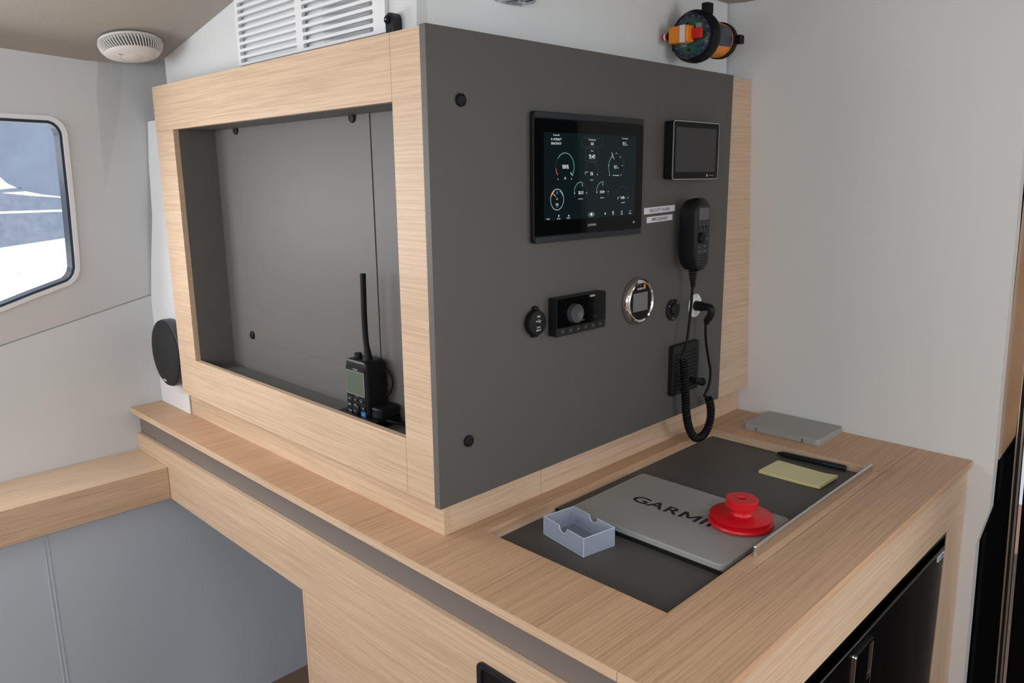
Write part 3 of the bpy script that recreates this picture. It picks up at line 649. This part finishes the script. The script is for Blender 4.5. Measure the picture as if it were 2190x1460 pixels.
sc = root('touch_display',(.69,0,1.495),'small unlit touch display with thin silver rim at upper right of panel','display')
b = MB(); b.rbox(.6135,.7860,1.4955,1.6105,'Y',-.0001,-.0225,.006,'rubber'); b.build('housing', sc)
b = MB(); b.prism(rrect(.6100,.7865,1.4945,1.6112,.0065),'Y',-.0225,-.0242,'steel',holes=[rrect(.6115,.7850,1.4960,1.6097,.005)]); b.build('rim', sc)
b = MB(); b.rbox(.6112,.7853,1.4957,1.6100,'Y',-.0226,-.0240,.005,'blkgloss'); b.text('victron energy',.0030,.7600,1.5030,-.0241,'Y','silver',sx=.8); b.disc(.7425,1.5025,.0030,-.0241,'Y','silver',n=10); b.disc(.6985,1.6050,.0012,-.0241,'Y','dimscreen',n=8); b.build('glass', sc, recalc=False)
b = MB(); b.box(.6195,.7740,-.0243,-.0238,1.5100,1.5985,'dimscreen'); b.build('screen', sc)

def sticker(x0,x1,z0,z1,sl,s,label):
    b = MB(); b.prism([(x0,z0-sl),(x1,z0+sl),(x1,z1+sl),(x0,z1-sl)],'Y',-.0001,-.0006,'label')
    b.text(s,.0068,(x0+x1)/2,(z0+z1)/2,-.0007,'Y','ink_dark',bold=.012,sx=.80,rot=math.atan2(2*sl,x1-x0))
    return tag(b.build('label_sticker', recalc=False), label, 'label')
sticker(.5488,.6598,1.4284,1.4412,.0016,'INDICATIF : FAL8065','upper white label tape strip reading INDICATIF beside the chartplotter')
sticker(.5587,.6515,1.4105,1.4225,.0014,'MMSI:228284690','lower white label tape strip reading MMSI beside the chartplotter')

# ------------------------------------------------------------------ corded radio handset
hs = root('radio_handset',(.69,0,1.30),'black corded radio handset hanging at the right of the panel','radio')
b = MB(); b.rbox(.690,.716,1.345,1.395,'Y',-.0001,-.012,.004,'blk',ch=.001); b.build('hanger', hs)
YF=-.056
def loopat(y, g, tp):   # handset outline at depth y, g = shrink, tp = taper of top
    P=[]
    cx=.6835+( -y-.05)*0
    out=[(-.0245,1.318),(-.0270,1.34),(-.0275,1.38),(-.0275,1.425),(-.0265,1.438),(-.0215,1.4500),(-.012,1.4555),(0,1.4570),(.012,1.4555),(.0215,1.4500),(.0265,1.438),(.0275,1.425),(.0275,1.38),(.0270,1.34),(.0235,1.318),(.0120,1.3060),(0,1.3045),(-.0130,1.3060)]
    zc=1.385
    return [(cx+a*(1-g), zc+(z-zc)*(1-g*.5)-tp*(1 if z>1.44 else 0)) for a,z in out]
# body shape by stacked loops front to back
b = MB(); loops=[(-.012,.25,.004),(-.020,.06,.001),(-.034,.0,.0),(-.050,.0,.0),(-.055,.05,.0035),(-.0565,.12,.007)]
vs=[];fs=[]
for y,g,tp in loops: vs+=[(a,y,z) for a,z in loopat(y,g,tp)]
n=18
fs.append(tuple(range(n))); fs.append(tuple(range(5*n,6*n)))
for q in range(5):
    for i in range(n): j=(i+1)%n; fs.append((q*n+i,q*n+j,(q+1)*n+j,(q+1)*n+i))
b.add([(v[0],v[1],v[2]) for v in vs],fs,'blk',True); hb = b.build('handset_body', hs)
b = MB(); yq=-.0569
b.rbox(.6615,.7060,1.318,1.4420,'Y',-.0560,-.0568,.003,'blks'); b.build('face_plate', hb)
b = MB(); b.box(.6640,.7030,-.0573,-.0566,1.4120,1.4370,'lcd'); b.build('screen', hb)
for i in range(3):
    b = MB(); x=.6685+i*.0150; b.rbox(x-.0045,x+.0045,1.3935,1.3985,'Y',-.0566,-.0582,.002,'rubber',ch=.0005); b.box(x-.002,x+.002,-.0584,-.0582,1.3955,1.3965,'silver'); b.build('button', hb)
b = MB()
for i in range(3): b.box(.6683+i*.0150,.6687+i*.0150,-.0571,-.0567,1.4010,1.4085,'silver')
b.text('16/C',.0030,.6980,1.3735,-.0571,'Y','silver'); b.text('H/L',.0028,.6700,1.3565,-.0571,'Y','silver'); b.text('DIAL',.0028,.6920,1.3570,-.0571,'Y','silver'); b.text('SCAN',.0028,.6715,1.3470,-.0571,'Y','silver'); b.text('CLR DW',.0028,.6925,1.3475,-.0571,'Y','silver'); b.build('legend', hb, recalc=False)
b = MB(); b.lathe([(.0115,0),(.0112,.006),(.009,.007),(0,.0072)],(.6745,-.0567,1.3755),(0,-1,0),'rubber',seg=12); b.build('dial', hb)
b = MB()
for i in range(4): b.box(.6655,.6990,-.0572,-.0567,1.3375-i*.0055,1.3395-i*.0055,'gap')
b.build('speaker_slots', hb)
b = MB(); P=[(.6880,-.033,1.306),(.6895,-.032,1.295),(.6905,-.031,1.282),(.6915,-.030,1.268)]
for i in range(7): 
    t=i/6; b.lathe([(.0040,-.0022),(.0095-.004*t,-.0018),(.0095-.004*t,.0010),(.0040,.0018)],(.6885+.003*t,-.032,1.301-.031*t),(0,0,-1),'rubber',seg=16)
b.build('strain_relief', hs)
straight1 = spline([(.6880,-.033,1.300),(.6915,-.031,1.2694),(.6892,-.030,1.2166),(.6785,-.030,1.1502),(.6640,-.030,1.1240),(.6620,-.030,1.1175)],8)
coilp = spline([(.6680,-.030,1.1130),(.6763,-.030,1.0702),(.6819,-.030,1.0252),(.6895,-.030,.9789),(.7065,-.030,.9400),(.7270,-.030,.9190),(.7480,-.030,.9130),(.7700,-.030,.9170),(.7870,-.030,.9320),(.7941,-.030,.9560),(.7911,-.030,.9803),(.7809,-.030,1.0010)],24)
straight2 = spline([(.7720,-.030,1.0060),(.7620,-.030,1.0100),(.7700,-.030,1.0190),(.7815,-.030,1.0350),(.7841,-.030,1.0644),(.7760,-.028,1.0950),(.7650,-.028,1.1276),(.7590,-.028,1.1550),(.7575,-.028,1.1816)],8)
L=[0]
for i in range(1,len(coilp)): L.append(L[-1]+(coilp[i]-coilp[i-1]).length)
turns = L[-1]/.0066; N=int(turns*14); hel=[]; k=0
for i in range(N+1):
    s_=L[-1]*i/N
    while k<len(L)-2 and L[k+1]<s_: k+=1
    t=(s_-L[k])/max(1e-9,L[k+1]-L[k]); p=coilp[k].lerp(coilp[k+1],t); d=(coilp[min(k+1,len(L)-1)]-coilp[k]).normalized()
    u=Vector((0,-1,0)); w=d.cross(u); a=2*PI*turns*i/N
    hel.append(p+u*(.0068*math.cos(a))+w*(.0068*math.sin(a)))
b = MB(); b.tube(straight1,.0029,'rubber',seg=10); b.tube(hel,.0030,'rubber',seg=8); b.tube(straight2,.0029,'rubber',seg=10); b.build('coiled_cord', hs)
b = MB(); b.lathe([(.0105,-.001),(.0112,.003),(.0112,.008),(.0095,.0085),(.0095,.012),(.0110,.0125),(.0110,.020),(.0088,.0205),(.0088,.030)],(.7545,0,1.2165),(0,-1,0),'blk',seg=24)
b.tube(spline([(.7545,-.026,1.2165),(.7545,-.037,1.2160),(.7550,-.042,1.2110),(.7560,-.040,1.1990),(.7565,-.034,1.1900)],5),.0085,'blk',seg=16)
for i in range(3): b.lathe([(.004,-.0015),(.0075-.001*i,-.0012),(.0075-.001*i,.0012),(.004,.0015)],(.7568,-.031,1.1870-.0042*i),(0,.1,-1),'rubber',seg=16)
b.build('plug', hs)

so_ = root('socket_plate',(.7545,0,1.19),'round white socket plate behind the handset plug','socket')
b = MB(); b.lathe([(.0265,0),(.0265,.0012),(.0258,.0018),(0,.0018)],(.7550,0,1.2165),(0,-1,0),'white',seg=40); b.build('plate', so_)
for a in (90,210,330):
    b = MB(); b.lathe([(.0028,.0017),(.0026,.0028),(0,.003)],(.7550+.0215*math.cos(math.radians(a)),0,1.2165+.0215*math.sin(math.radians(a))),(0,-1,0),'steel',seg=10); b.build('screw', so_)

bp_ = root('black_socket_cover',(.6630,0,1.195),'small round black socket cover between gauge and handset plug','socket cover')
b = MB(); P=[(.6632+.0245*math.cos(math.radians(t)),1.2190+.0238*math.sin(math.radians(t))) for t in range(100,441,10)]
P += [(.6632+.006,1.2370),(.6632-.002,1.2370)]
b.prism(P,'Y',-.0001,-.004,'blk'); b.build('flange', bp_, bevel=.001)
b = MB(); b.rbox(.6520,.6790,1.2080,1.2330,'Y',-.004,-.009,.010,'blk',ch=.002); b.build('cap', bp_)
for a in (150,45,265):
    b = MB(); b.lathe([(.0022,.0039),(.0020,.0050),(0,.0052)],(.6632+.0195*math.cos(math.radians(a)),0,1.2190+.0190*math.sin(math.radians(a))),(0,-1,0),'steel',seg=10); b.build('screw', bp_)

ga = root('round_gauge',(.530,0,1.205),'round chrome ringed gauge with grey screen in the middle of the panel','gauge')
GC=(.5290,0,1.2540)
b = MB(); b.lathe([(.0465,0),(.0480,.003),(.0475,.009),(.0445,.0135),(.0405,.0150),(.0375,.0135),(.0365,.0100)],GC,(0,-1,0),'chrome',seg=64,cap=False); b.build('ring', ga)
b = MB(); b.lathe([(.0372,.0105),(.0372,.0112),(0,.0112)],GC,(0,-1,0),'blkgloss',seg=48,smooth=False)
b.text('SUPER B',.0042,.5275,1.2805,-.0114,'Y','print_',bold=.015,sx=.9); b.disc(.5420,1.2835,.0034,-.0114,'Y','badge_o',n=12,ry=.0055); b.strip([(.5250,1.2870),(.5295,1.2872)],.0006,-.0114,'Y','badge_o'); b.build('face', ga, recalc=False)
b = MB(); b.box(.5035,.5535,-.0117,-.0112,1.2345,1.2722,'lcd2'); b.build('screen', ga)

st = root('marine_stereo',(.33,0,1.22),'wide black stereo with round volume dial below the chartplotter','stereo')
SX0,SX1,SZ0,SZ1=.2632,.4040,1.2215,1.2908
b = MB(); b.rbox(SX0,SX1,SZ0,SZ1,'Y',-.0001,-.0195,.002,'blk',ch=.001); b.build('housing', st)
b = MB(); b.box(SX0+.001,SX1-.001,-.0203,-.0194,1.2370,SZ1-.001,'blkgloss'); b.text('FUSION',.0034,.3625,1.2862,-.0204,'Y','print_',bold=.03,sx=.85)
b.strip([(.3290,1.2440),(.3400,1.2440)],.0005,-.0204,'Y','silver'); b.strip([(.3650,1.2470),(.3790,1.2470)],.0005,-.0204,'Y','lcd'); b.build('glass_front', st, recalc=False)
b = MB(); b.lathe([(.0178,0),(.0172,.010),(.0160,.0112),(.0150,.0112),(.013,.0100),(0,.0090)],(.3085,-.0203,1.2605),(0,-1,0),'spkring',seg=48); b.build('volume_dial', st)
for i,x in enumerate((.2790,.3010,.3225,.3443,.3655,.3872)):
    b = MB(); b.rbox(x-.0100,x+.0100,1.2232,1.2360,'Y',-.0194,-.0204,.001,'blk',ch=.0004)
    z=1.2297; y=-.0205
    if i==0: b.arc(x,z,.0017,115,425,.0005,y,'Y','silver'); b.strip([(x,z+.0005),(x,z+.0024)],.0005,y,'Y','silver')
    elif i==1: [b.strip([(x-.002,z+d),(x+.002,z+d)],.0005,y,'Y','silver') for d in (-.0014,0,.0014)]
    elif i==2: b.arc(x,z,.0008,0,360,.0006,y,'Y','silver',n=8); [b.strip([(x+.0014*math.cos(a),z+.0014*math.sin(a)),(x+.0023*math.cos(a),z+.0023*math.sin(a))],.0004,y,'Y','silver') for a in [k*PI/4 for k in range(8)]]
    elif i==3: [b.add([(x+s_,y,z),(x+s_+.002,y,z+.0012),(x+s_+.002,y,z-.0012)],[(0,1,2)],'silver') for s_ in (-.0022,.0002)]
    elif i==4: b.add([(x-.0022,y,z-.0012),(x-.0022,y,z+.0012),(x,y,z)],[(0,1,2)],'silver'); [b.strip([(x+d,z-.0012),(x+d,z+.0012)],.0005,y,'Y','silver') for d in (.0010,.0022)]
    else: [b.add([(x+s_,y,z-.0012),(x+s_,y,z+.0012),(x+s_+.002,y,z)],[(0,1,2)],'silver') for s_ in (-.0022,.0002)]
    b.build('button', st, recalc=False)

us = root('media_port_cap',(.222,0,1.23),'round black rubber USB and AUX port cap left of the stereo','port cap')
b = MB(); b.lathe([(.0215,0),(.0225,.002),(.0225,.0095),(.0215,.0120),(.0195,.0126),(0,.0126)],(.2225,0,1.2530),(0,-1,0),'rubber',seg=40); b.prism(rrect(.2190,.2330,1.268,1.2815,.005),'Y',-.0001,-.005,'rubber'); b.prism(rrect(.2150,.2280,1.2270,1.235,.003),'Y',-.0001,-.008,'rubber')
b.text('USB',.0032,.2235,1.2645,-.0128,'Y','print_',bold=.02); b.text('AUX',.0030,.2235,1.2455,-.0128,'Y','print_',bold=.02); b.text('INPUT',.0030,.2235,1.2400,-.0128,'Y','print_',bold=.02)
zc=1.2562; b.strip([(.2178,zc),(.2285,zc)],.0006,-.0128,'Y','print_'); b.disc(.2178,zc,.0012,-.0128,'Y','print_',n=10); b.strip([(.2200,zc),(.2225,zc+.0022),(.2250,zc+.0022)],.0005,-.0128,'Y','print_'); b.disc(.2252,zc+.0022,.0008,-.0128,'Y','print_',n=8); b.strip([(.2215,zc),(.2240,zc-.0022),(.2265,zc-.0022)],.0005,-.0128,'Y','print_'); b.box(.2262,.2278,-.0129,-.0127,zc-.0030,zc-.0014,'print_')
b.add([(.2283,-.0128,zc-.0013),(.2283,-.0128,zc+.0013),(.2302,-.0128,zc)],[(0,1,2)],'print_')
b.build('cap', us, recalc=False)

ps = root('panel_speaker',(.708,0,1.025),'square black slatted speaker box behind the coiled cord','speaker')
b = MB(); b.rbox(.6555,.7610,1.0265,1.1390,'Y',-.0001,-.0125,.004,'blk',ch=.002); pb=b.build('housing', ps)
for i in range(10):
    b = MB(); z=1.1170-i*.0088; b.X = None; b.box(.6680,.7530,-.0145,-.0124,z-.0018,z+.0018,'blk'); b.build('slat', pb, bevel=.0006)
b = MB(); b.tube([(.7150,-.012,1.0560),(.7120,-.030,1.0555)],.006,'rubber',seg=14)
b.tube([(.7120,-.030,1.0560),(.7440,-.034,1.0475)],[.0075,.0085],'rubber',seg=14); b.lathe([(.0092,0),(.0092,.006),(.006,.008),(0,.008)],(.7380,-.034,1.0490),(1,-.1,-.25),'rubber',seg=12); b.build('knob', ps)

# ================================================================== NICHE: handheld radio in its charger
hr = root('handheld_radio',(.075,.285,1.05),'black handheld radio with tall antenna standing in the cabinet niche','radio')
def rb(y0,y1,z0,z1,x0,x1,r,m,ch=0): q=MB(); q.rbox(-y1,-y0,z0,z1,'X',x1,x0,r,m,ch=ch); return q
b = rb(.2580,.3270,1.056,1.1690,.0440,.0860,.010,'blk',ch=.005); hb2=b.build('body', hr)
b = rb(.2630,.3240,1.0560,1.1560,.0428,.0445,.004,'rubber'); b.build('face_plate', hb2)
b = MB(); b.prism(rrect(-.3215,-.2640,1.1015,1.1475,.001),'X',.0418,.0428,'silver',holes=[rrect(-.3208,-.2647,1.1022,1.1468,.001)]); b.build('screen_frame', hb2)
b = MB(); b.box(.0422,.0428,.2650,.3205,1.1025,1.1465,'lcdg'); b.build('screen', hb2)
b = MB(); b.text('ICOM',.0036,-.2920,1.1510,.0425,'X','silver',bold=.02,sx=1.1); b.text('IC-M93D',.0018,-.2900,1.0990,.0425,'X','silver'); b.build('lettering', hb2, recalc=False)
for i,y in enumerate((.3130,.2950,.2760)):
    b = rb(y-.0070,y+.0070,1.0885,1.0940,.0410,.0428,.001,'blks',ch=.0004); b.box(.0406,.0410,y-.002,y+.002,1.0906,1.0917,'silver'); b.build('button', hb2)
b = rb(.3085,.3205,1.0760,1.0830,.0412,.0428,.001,'blks'); b.text('MENU',.0026,-.3145,1.0795,.0411,'X','print_'); b.build('button', hb2, recalc=False)
b = rb(.3085,.3205,1.0630,1.0720,.0412,.0428,.001,'blks'); b.text('VOL SQL',.0024,-.3145,1.0675,.0411,'X','print_'); b.build('button', hb2, recalc=False)
b = rb(.2640,.2760,1.0750,1.0830,.0412,.0428,.001,'blks'); b.text('H/L',.0026,-.2700,1.0790,.0411,'X','print_'); b.build('button', hb2, recalc=False)
b = rb(.2630,.2770,1.0620,1.0720,.0410,.0428,.001,'blueprint'); b.text('16 C',.0030,-.2700,1.0670,.0409,'X','print_'); o=b.build('button', hb2, recalc=False); o['label']='bright blue channel key'
b = MB(); b.lathe([(.0105,0),(.0105,.003),(.009,.004),(.0070,.0045),(0,.0045)],(.0428,.2935,1.0735),(-1,0,0),'blks',seg=24); b.text('ENT',.0026,-.2935,1.0710,.0380,'X','silver'); b.build('navigation_pad', hb2, recalc=False)
b = MB(); b.lathe([(.0075,0),(.0078,.002),(.0078,.009),(.0068,.0105),(0,.0108)],(.060,.3055,1.1680),(0,0,1),'rubber',seg=20); b.build('volume_knob', hr)
b = MB(); P=spline([(.062,.2760,1.166),(.062,.2772,1.185),(.062,.2805,1.210),(.062,.2815,1.250),(.062,.2800,1.300),(.062,.2790,1.3300)],6)
n=len(P); b.tube(P,[.0098-.0042*min(1,i/(n*.28)) for i in range(n)],'rubber',seg=16); b.lathe([(.0056,0),(.0050,.0020),(0,.0026)],P[-1],(0,0,1),'rubber',seg=16); b.build('antenna', hr)
b = MB(); b.tube(spline([(.084,.2600,1.150),(.090,.2480,1.142),(.092,.2430,1.125),(.090,.2470,1.108),(.084,.2560,1.098)],6),.0022,'rubber',seg=8); b.build('wrist_loop', hr)
cr = root('charging_cradle',(.07,.28,1.05),'black charging cradle holding the handheld radio in the niche','charger')
b = MB(); b.prism(rrect(-.345,-.225,.030,.0965,.012),'Z',1.0503,1.0555,'blk'); 
b = MB(); b.prism([(x,y) for x,y in rrect(.030,.0955,.222,.345,.012)],'Z',1.0502,1.0640,'blk',holes=[rrect(.0405,.0885,.2550,.3300,.006)]); b.build('tray', cr, bevel=.002)
b = MB(); b.prism([(x,y) for x,y in rrect(.046,.0945,.2240,.2545,.010)],'Z',1.0640,1.0850,'blk'); b.build('side_block', cr, bevel=.003)
b = MB(); b.tube(spline([(.060,.2220,1.062),(.066,.205,1.060),(.080,.190,1.056),(.09,.15,1.0535)],5),.003,'rubber',seg=8); b.build('power_lead', cr)

# ================================================================== THINGS ON THE DESK
zl=.8831
cv = root('chartplotter_cover',(.41,-.193,zl),'flat grey chartplotter cover lettered GARMIN lying on the chart table','cover')
b = MB(); b.rbox(.2848,.5245,-.3560,-.0312,'Z',zl,.8932,.012,'coverg',ch=.0022); b.build('shell', cv)
b = MB(); [b.letter(c_,a_,w_,.0285,.4065,.8934,'Zc','ink_dark',.02) for c_,a_,w_ in (('G',.0945,.0335),('A',.1290,.0350),('R',.1680,.0285),('M',.2000,.0380),('I',.2440,.0070),('N',.2590,.0320))]; b.build('lettering', cv, recalc=False)
# transparent box (rotated)
bxr = root('clear_box',(.225,-.108,.8756),'small open frosted plastic box on the sunken chart well floor','box')
F=Vector((.1792,-.1550,0)); Lv=Vector((.1975,-.0480,0)); Rv=Vector((.2480,-.1672,0))
e1=(Lv-F); e2=(Rv-F); w1=e1.length; w2=e2.length; e1.normalize(); e2=(e2-e1*e2.dot(e1)).normalized()
def BP(a,c_,z): return F+e1*a+e2*c_+Vector((0,0,z))
zb0,zb1,t_=.8757,.9100,.0012
def wall(b,a0,c0,a1,c1,m,notch=False):
    # vertical wall from (a0,c0) to (a1,c1) with thickness t_
    d=Vector((a1-a0,c1-c0)); l=d.length; d.normalize(); nn=Vector((-d.y,d.x))
    top_=[(0,zb1)]
    if notch: top_ += [(l/2-.011,zb1)]+[(l/2-.011*math.cos(math.radians(t)),zb1-.011*math.sin(math.radians(t))) for t in range(15,166,15)]+[(l/2+.011,zb1)]
    top_ += [(l,zb1)]
    P=[(0,zb0),(l,zb0)]+list(reversed(top_))
    def fn(a,z,c): q=Vector((a0,c0))+d*a+nn*c; return BP(q.x,q.y,z)
    b.prism(P,None,0,t_,m,fn=fn)
b = MB(); wall(b,0,0,w1,0,'frost',True); wall(b,w1,0,w1,w2,'frost'); wall(b,w1,w2,0,w2,'frost',True); wall(b,0,w2,0,0,'frost'); b.add([BP(0,0,zb0+.0005),BP(w1,0,zb0+.0005),BP(w1,w2,zb0+.0005),BP(0,w2,zb0+.0005)],[(0,1,2,3)],'frost'); b.build('shell', bxr, recalc=False)
b = MB()
def notched(a0,c0,a1,c1,nt_):
    p0=Vector((a0,c0)); p1=Vector((a1,c1)); d=(p1-p0); l=d.length; d.normalize(); out=[BP(a0,c0,zb1)]
    if nt_: out+=[BP(*(p0+d*(l/2-.011*math.cos(math.radians(t)))),zb1-.011*math.sin(math.radians(t))) for t in range(0,181,15)]
    out.append(BP(a1,c1,zb1)); return out
for q in (notched(0,0,w1,0,True),notched(w1,0,w1,w2,False),notched(w1,w2,0,w2,True),notched(0,w2,0,0,False)): b.tube(q,.0007,'frostedge',seg=6)
for a,c_ in ((0,0),(w1,0),(w1,w2),(0,w2)): b.tube([BP(a,c_,zb0),BP(a,c_,zb1)],.0006,'frostedge',seg=6)
b.tube([BP(0,0,zb0+.0006),BP(w1,0,zb0+.0006),BP(w1,w2,zb0+.0006),BP(0,w2,zb0+.0006)],.0006,'frostedge',seg=6,closed=True); b.build('rim_edges', bxr)
# red reel
b = MB(); RC=(.4425,-.3000,.8936)
b.lathe([(0,0),(.050,0),(.0555,.002),(.0572,.0055),(.0560,.0090),(.0500,.0112),(.0470,.0128),(.0500,.0148),(.0545,.0165),(.0548,.0178),(.0540,.0184),(.0260,.0188),(.0200,.0202),(.0180,.0235),(.0180,.0315),(.0190,.0335),(.0265,.0342),(.0280,.0350),(.0280,.0478),(.0272,.0488),(.0070,.0488),(.0064,.0470),(.0064,.0300),(0,.0300)],RC,(0,0,1),'red',seg=72)
tag(b.build('reel'),'red plastic reel with a hub standing on the grey cover','reel')
# sticky note pad
b = MB(); A_=[(.7115,-.1965),(.7950,-.1995),(.7885,-.3330),(.7130,-.3275)]
vs=[];N_=12
for lvl in range(2):
    for i in range(N_+1):
        t=i/N_; lift=.004*max(0,(t-.7)/.3)**2
        for j,(p,q) in enumerate(((A_[0],A_[3]),(A_[1],A_[2]))):
            x=p[0]+(q[0]-p[0])*t; y=p[1]+(q[1]-p[1])*t
            vs.append((x,y,zl+.0001+lift*(.25 if j==0 else 1)+lvl*.0062))
k=2*(N_+1); ft=[]; fe=[]
for i in range(N_):
    a=2*i; ft.append((k+a,k+a+1,k+a+3,k+a+2)); fe.append((a,a+2,a+3,a+1)); fe.append((a,a+2,k+a+2,k+a)); fe.append((a+1,a+3,k+a+3,k+a+1))
fe.append((0,1,k+1,k)); fe.append((2*N_,2*N_+1,k+2*N_+1,k+2*N_))
b.add(vs,ft,'pad'); b.add(vs,fe,'pad2'); tag(b.build('sticky_note_pad'),'pale yellow sticky note pad on the chart table lid','note pad')
# pen
pn = root('marker_pen',(.838,-.25,zl),'black marker pen lying at the back of the chart table lid','pen')
pa=Vector((.8365,-.1790,zl+.0060)); pbv=Vector((.8475,-.3260,zl+.0063)); dv=(pbv-pa).normalized()
b = MB(); b.lathe([(.0030,0),(.0036,.001),(.0036,.006),(.0052,.008),(.0056,.012),(.0056,.100)],pa,dv,'blk',seg=20); b.build('barrel', pn)
b = MB(); b.lathe([(.0059,.1005),(.0061,.103),(.0061,.144),(.0056,.1470),(0,.1474)],pa,dv,'blks',seg=20); b.build('cap', pn)
# grey plastic cover against the right bulkhead
gc = root('grey_plastic_cover',(.98,-.145,.9001),'small light grey plastic cover lying against the right wall','cover')
b = MB(); b.rbox(.9120,1.0480,-.2385,-.0500,'Z',.9001,.9140,.010,'coverg2',ch=.002); b.build('shell', gc)
b = MB(); b.box(.9105,.9122,-.1985,-.0870,.9003,.9105,'coverg2'); b.build('clip_flap', gc, bevel=.0004)
b = MB(); b.box(.9103,.9125,-.0868,-.0855,.9003,.9090,'gap'); b.build('clip_slot', gc); b = MB(); b.box(.9103,.9125,-.2000,-.1987,.9003,.9090,'gap'); b.build('clip_slot', gc)

# ================================================================== distress beacon on the bulkhead
ep = root('distress_beacon',(.72,.012,1.79),'orange and black emergency beacon with clear dome mounted on the wall','beacon')
EC=Vector((.7180,.0100,1.7850)); ax=Vector((-1,-.02,-.03)).normalized()
b = MB(); b.lathe([(.030,-.124),(.0350,-.121),(.0355,-.08),(.0385,-.05),(.0430,-.030),(.0440,-.020)],EC,ax,'orange',seg=40); b.build('body', ep)
b = MB(); b.lathe([(.0430,-.034),(.0500,-.030),(.0520,-.022),(.0520,-.006),(.0490,.000),(.0455,.000),(.0455,-.010)],EC,ax,'rubber',seg=56); b.build('collar', ep)
b = MB(); b.lathe([(.0368,-.126),(.0376,-.118),(.0350,-.118),(.0350,-.131),(0,-.132)],EC,ax,'rubber',seg=40)
b.build('tail_cap', ep)
b = MB(); b.lathe([(.0453,-.004),(.0453,.006),(.0430,.010),(.034,.0125),(0,.0140)],EC,ax,'dome',seg=56); b.build('dome', ep)
b = MB(); b.lathe([(.0445,-.002),(.0445,.0015),(.036,.002)],EC,ax,'pcbd',seg=48,smooth=False); b.build('led_ring', ep)
u_=Vector((0,0,1)); v_=ax.cross(u_).normalized(); u_=v_.cross(ax)
b = MB()
for i in range(34):
    a=2*PI*i/34; b.lathe([(.0014,0),(.0010,.003),(0,.0034)],EC+ax*.0018+u_*(.0395*math.sin(a))+v_*(.0395*math.cos(a)),ax,'silver' if i%2 else 'dome',seg=6)
b.build('light_diodes', ep)
b = MB(); b.lathe([(.0355,.0005),(.0355,.0022),(0,.0022)],EC,ax,'pcb',seg=40,smooth=False)
def onface(a,c_,h): return EC+ax*h+v_*a+u_*c_
for (a,c_,w_,h_,mm) in ((-.018,.018,.012,.010,'brass'),(.016,-.016,.014,.008,'brass'),(.02,.012,.010,.012,'pcbd'),(-.020,-.018,.014,.010,'pcbd'),(.004,.026,.012,.006,'pcbd')):
    q=[onface(a+sx*w_/2,c_+sz*h_/2,hh) for hh in (.0022,.0055) for sx,sz in ((-1,-1),(1,-1),(1,1),(-1,1))]
    b.add(q,[(0,1,2,3),(4,5,6,7),(0,1,5,4),(1,2,6,5),(2,3,7,6),(3,0,4,7)],mm)
for a,c_ in ((.008,.024),(.004,-.027),(-.026,0)): b.lathe([(.0032,.002),(.0032,.006),(0,.006)],onface(a,c_,0),ax,'rubber',seg=12)
b.build('circuit_board', ep)
# release block across the dome, red tab to the right, red and white tip
def fb(name,a0,a1,c0,c1,h0,h1,mm,bev=.0015,parent=ep):
    q=MB(); vs=[onface(a,c_,h) for h in (h0,h1) for a,c_ in ((a0,c0),(a1,c0),(a1,c1),(a0,c1))]
    q.add(vs,[(0,1,2,3),(4,5,6,7),(0,1,5,4),(1,2,6,5),(2,3,7,6),(3,0,4,7)],mm); return q.build(name,parent,bevel=bev)
sgn = 1 if v_.y < 0 else -1      # v_ toward the viewer's right (-Y)
def A2(x): return x*sgn
rbk = fb('release_block',*sorted((A2(-.033),A2(.013))),-.015,.018,.013,.038,'orange',.003)
fb('white_label',*sorted((A2(-.006),A2(.006))),-.0153,.0183,.0132,.0384,'label',.0005,rbk)
fb('red_tab',*sorted((A2(.012),A2(.036))),-.009,.011,.016,.024,'redtab',.002)
b = MB(); b.lathe([(.0085,0),(.0085,.006),(0,.006)],onface(A2(-.033),.001,.028),-v_*sgn,'rubber',seg=16); b.build('tip_seal', ep)
b = MB(); b.lathe([(.0065,0),(.0065,.012),(0,.012)],onface(A2(-.039),.001,.028),-v_*sgn,'redtab',seg=16); b.ring(.0060,.0068,.004,.008,onface(A2(-.039),.001,.028),-v_*sgn,'white',seg=16); b.build('tip', ep)
# bracket straps
b = MB(); b.ring(.0360,.0378,-.118,-.110,EC,ax,'rubber',seg=40); b.build('rear_strap', ep)
def lug(c0,c1,a0,a1,h0,h1,name): return fb(name,a0,a1,c0,c1,h0,h1,'rubber',.002)
lug(.040,.062,*sorted((A2(.018),A2(.034))),-.026,-.004,'upper_lug')
lug(-.010,.008,*sorted((A2(.032),A2(.047))),-.138,-.118,'rear_lug')
b = MB(); b.prism(rrect(.73,.84,1.762,1.806,.006),'Y',.043,.0660,'rubber'); b.build('bracket', ep, bevel=.002)
q = MB(); P=[onface(-.0005+.034*math.cos(t),.034*math.sin(t),-.10) for t in [math.radians(a) for a in ((-35,-15,5,25,40) if sgn>0 else (215,195,175,155,140))]]
vs=[]; 
for h in (-.046,-.105):
    rr = .0398 if h>-.1 else .0361
    for t in [math.radians(a) for a in range(-28,43,10)]:
        vs.append(EC+ax*h+(v_*sgn*math.cos(t)+u_*math.sin(t))*rr)
n=len(vs)//2; q.add(vs,[(i,i+1,n+i+1,n+i) for i in range(n-1)],'pcbd',True); q.build('instruction_label', ep)
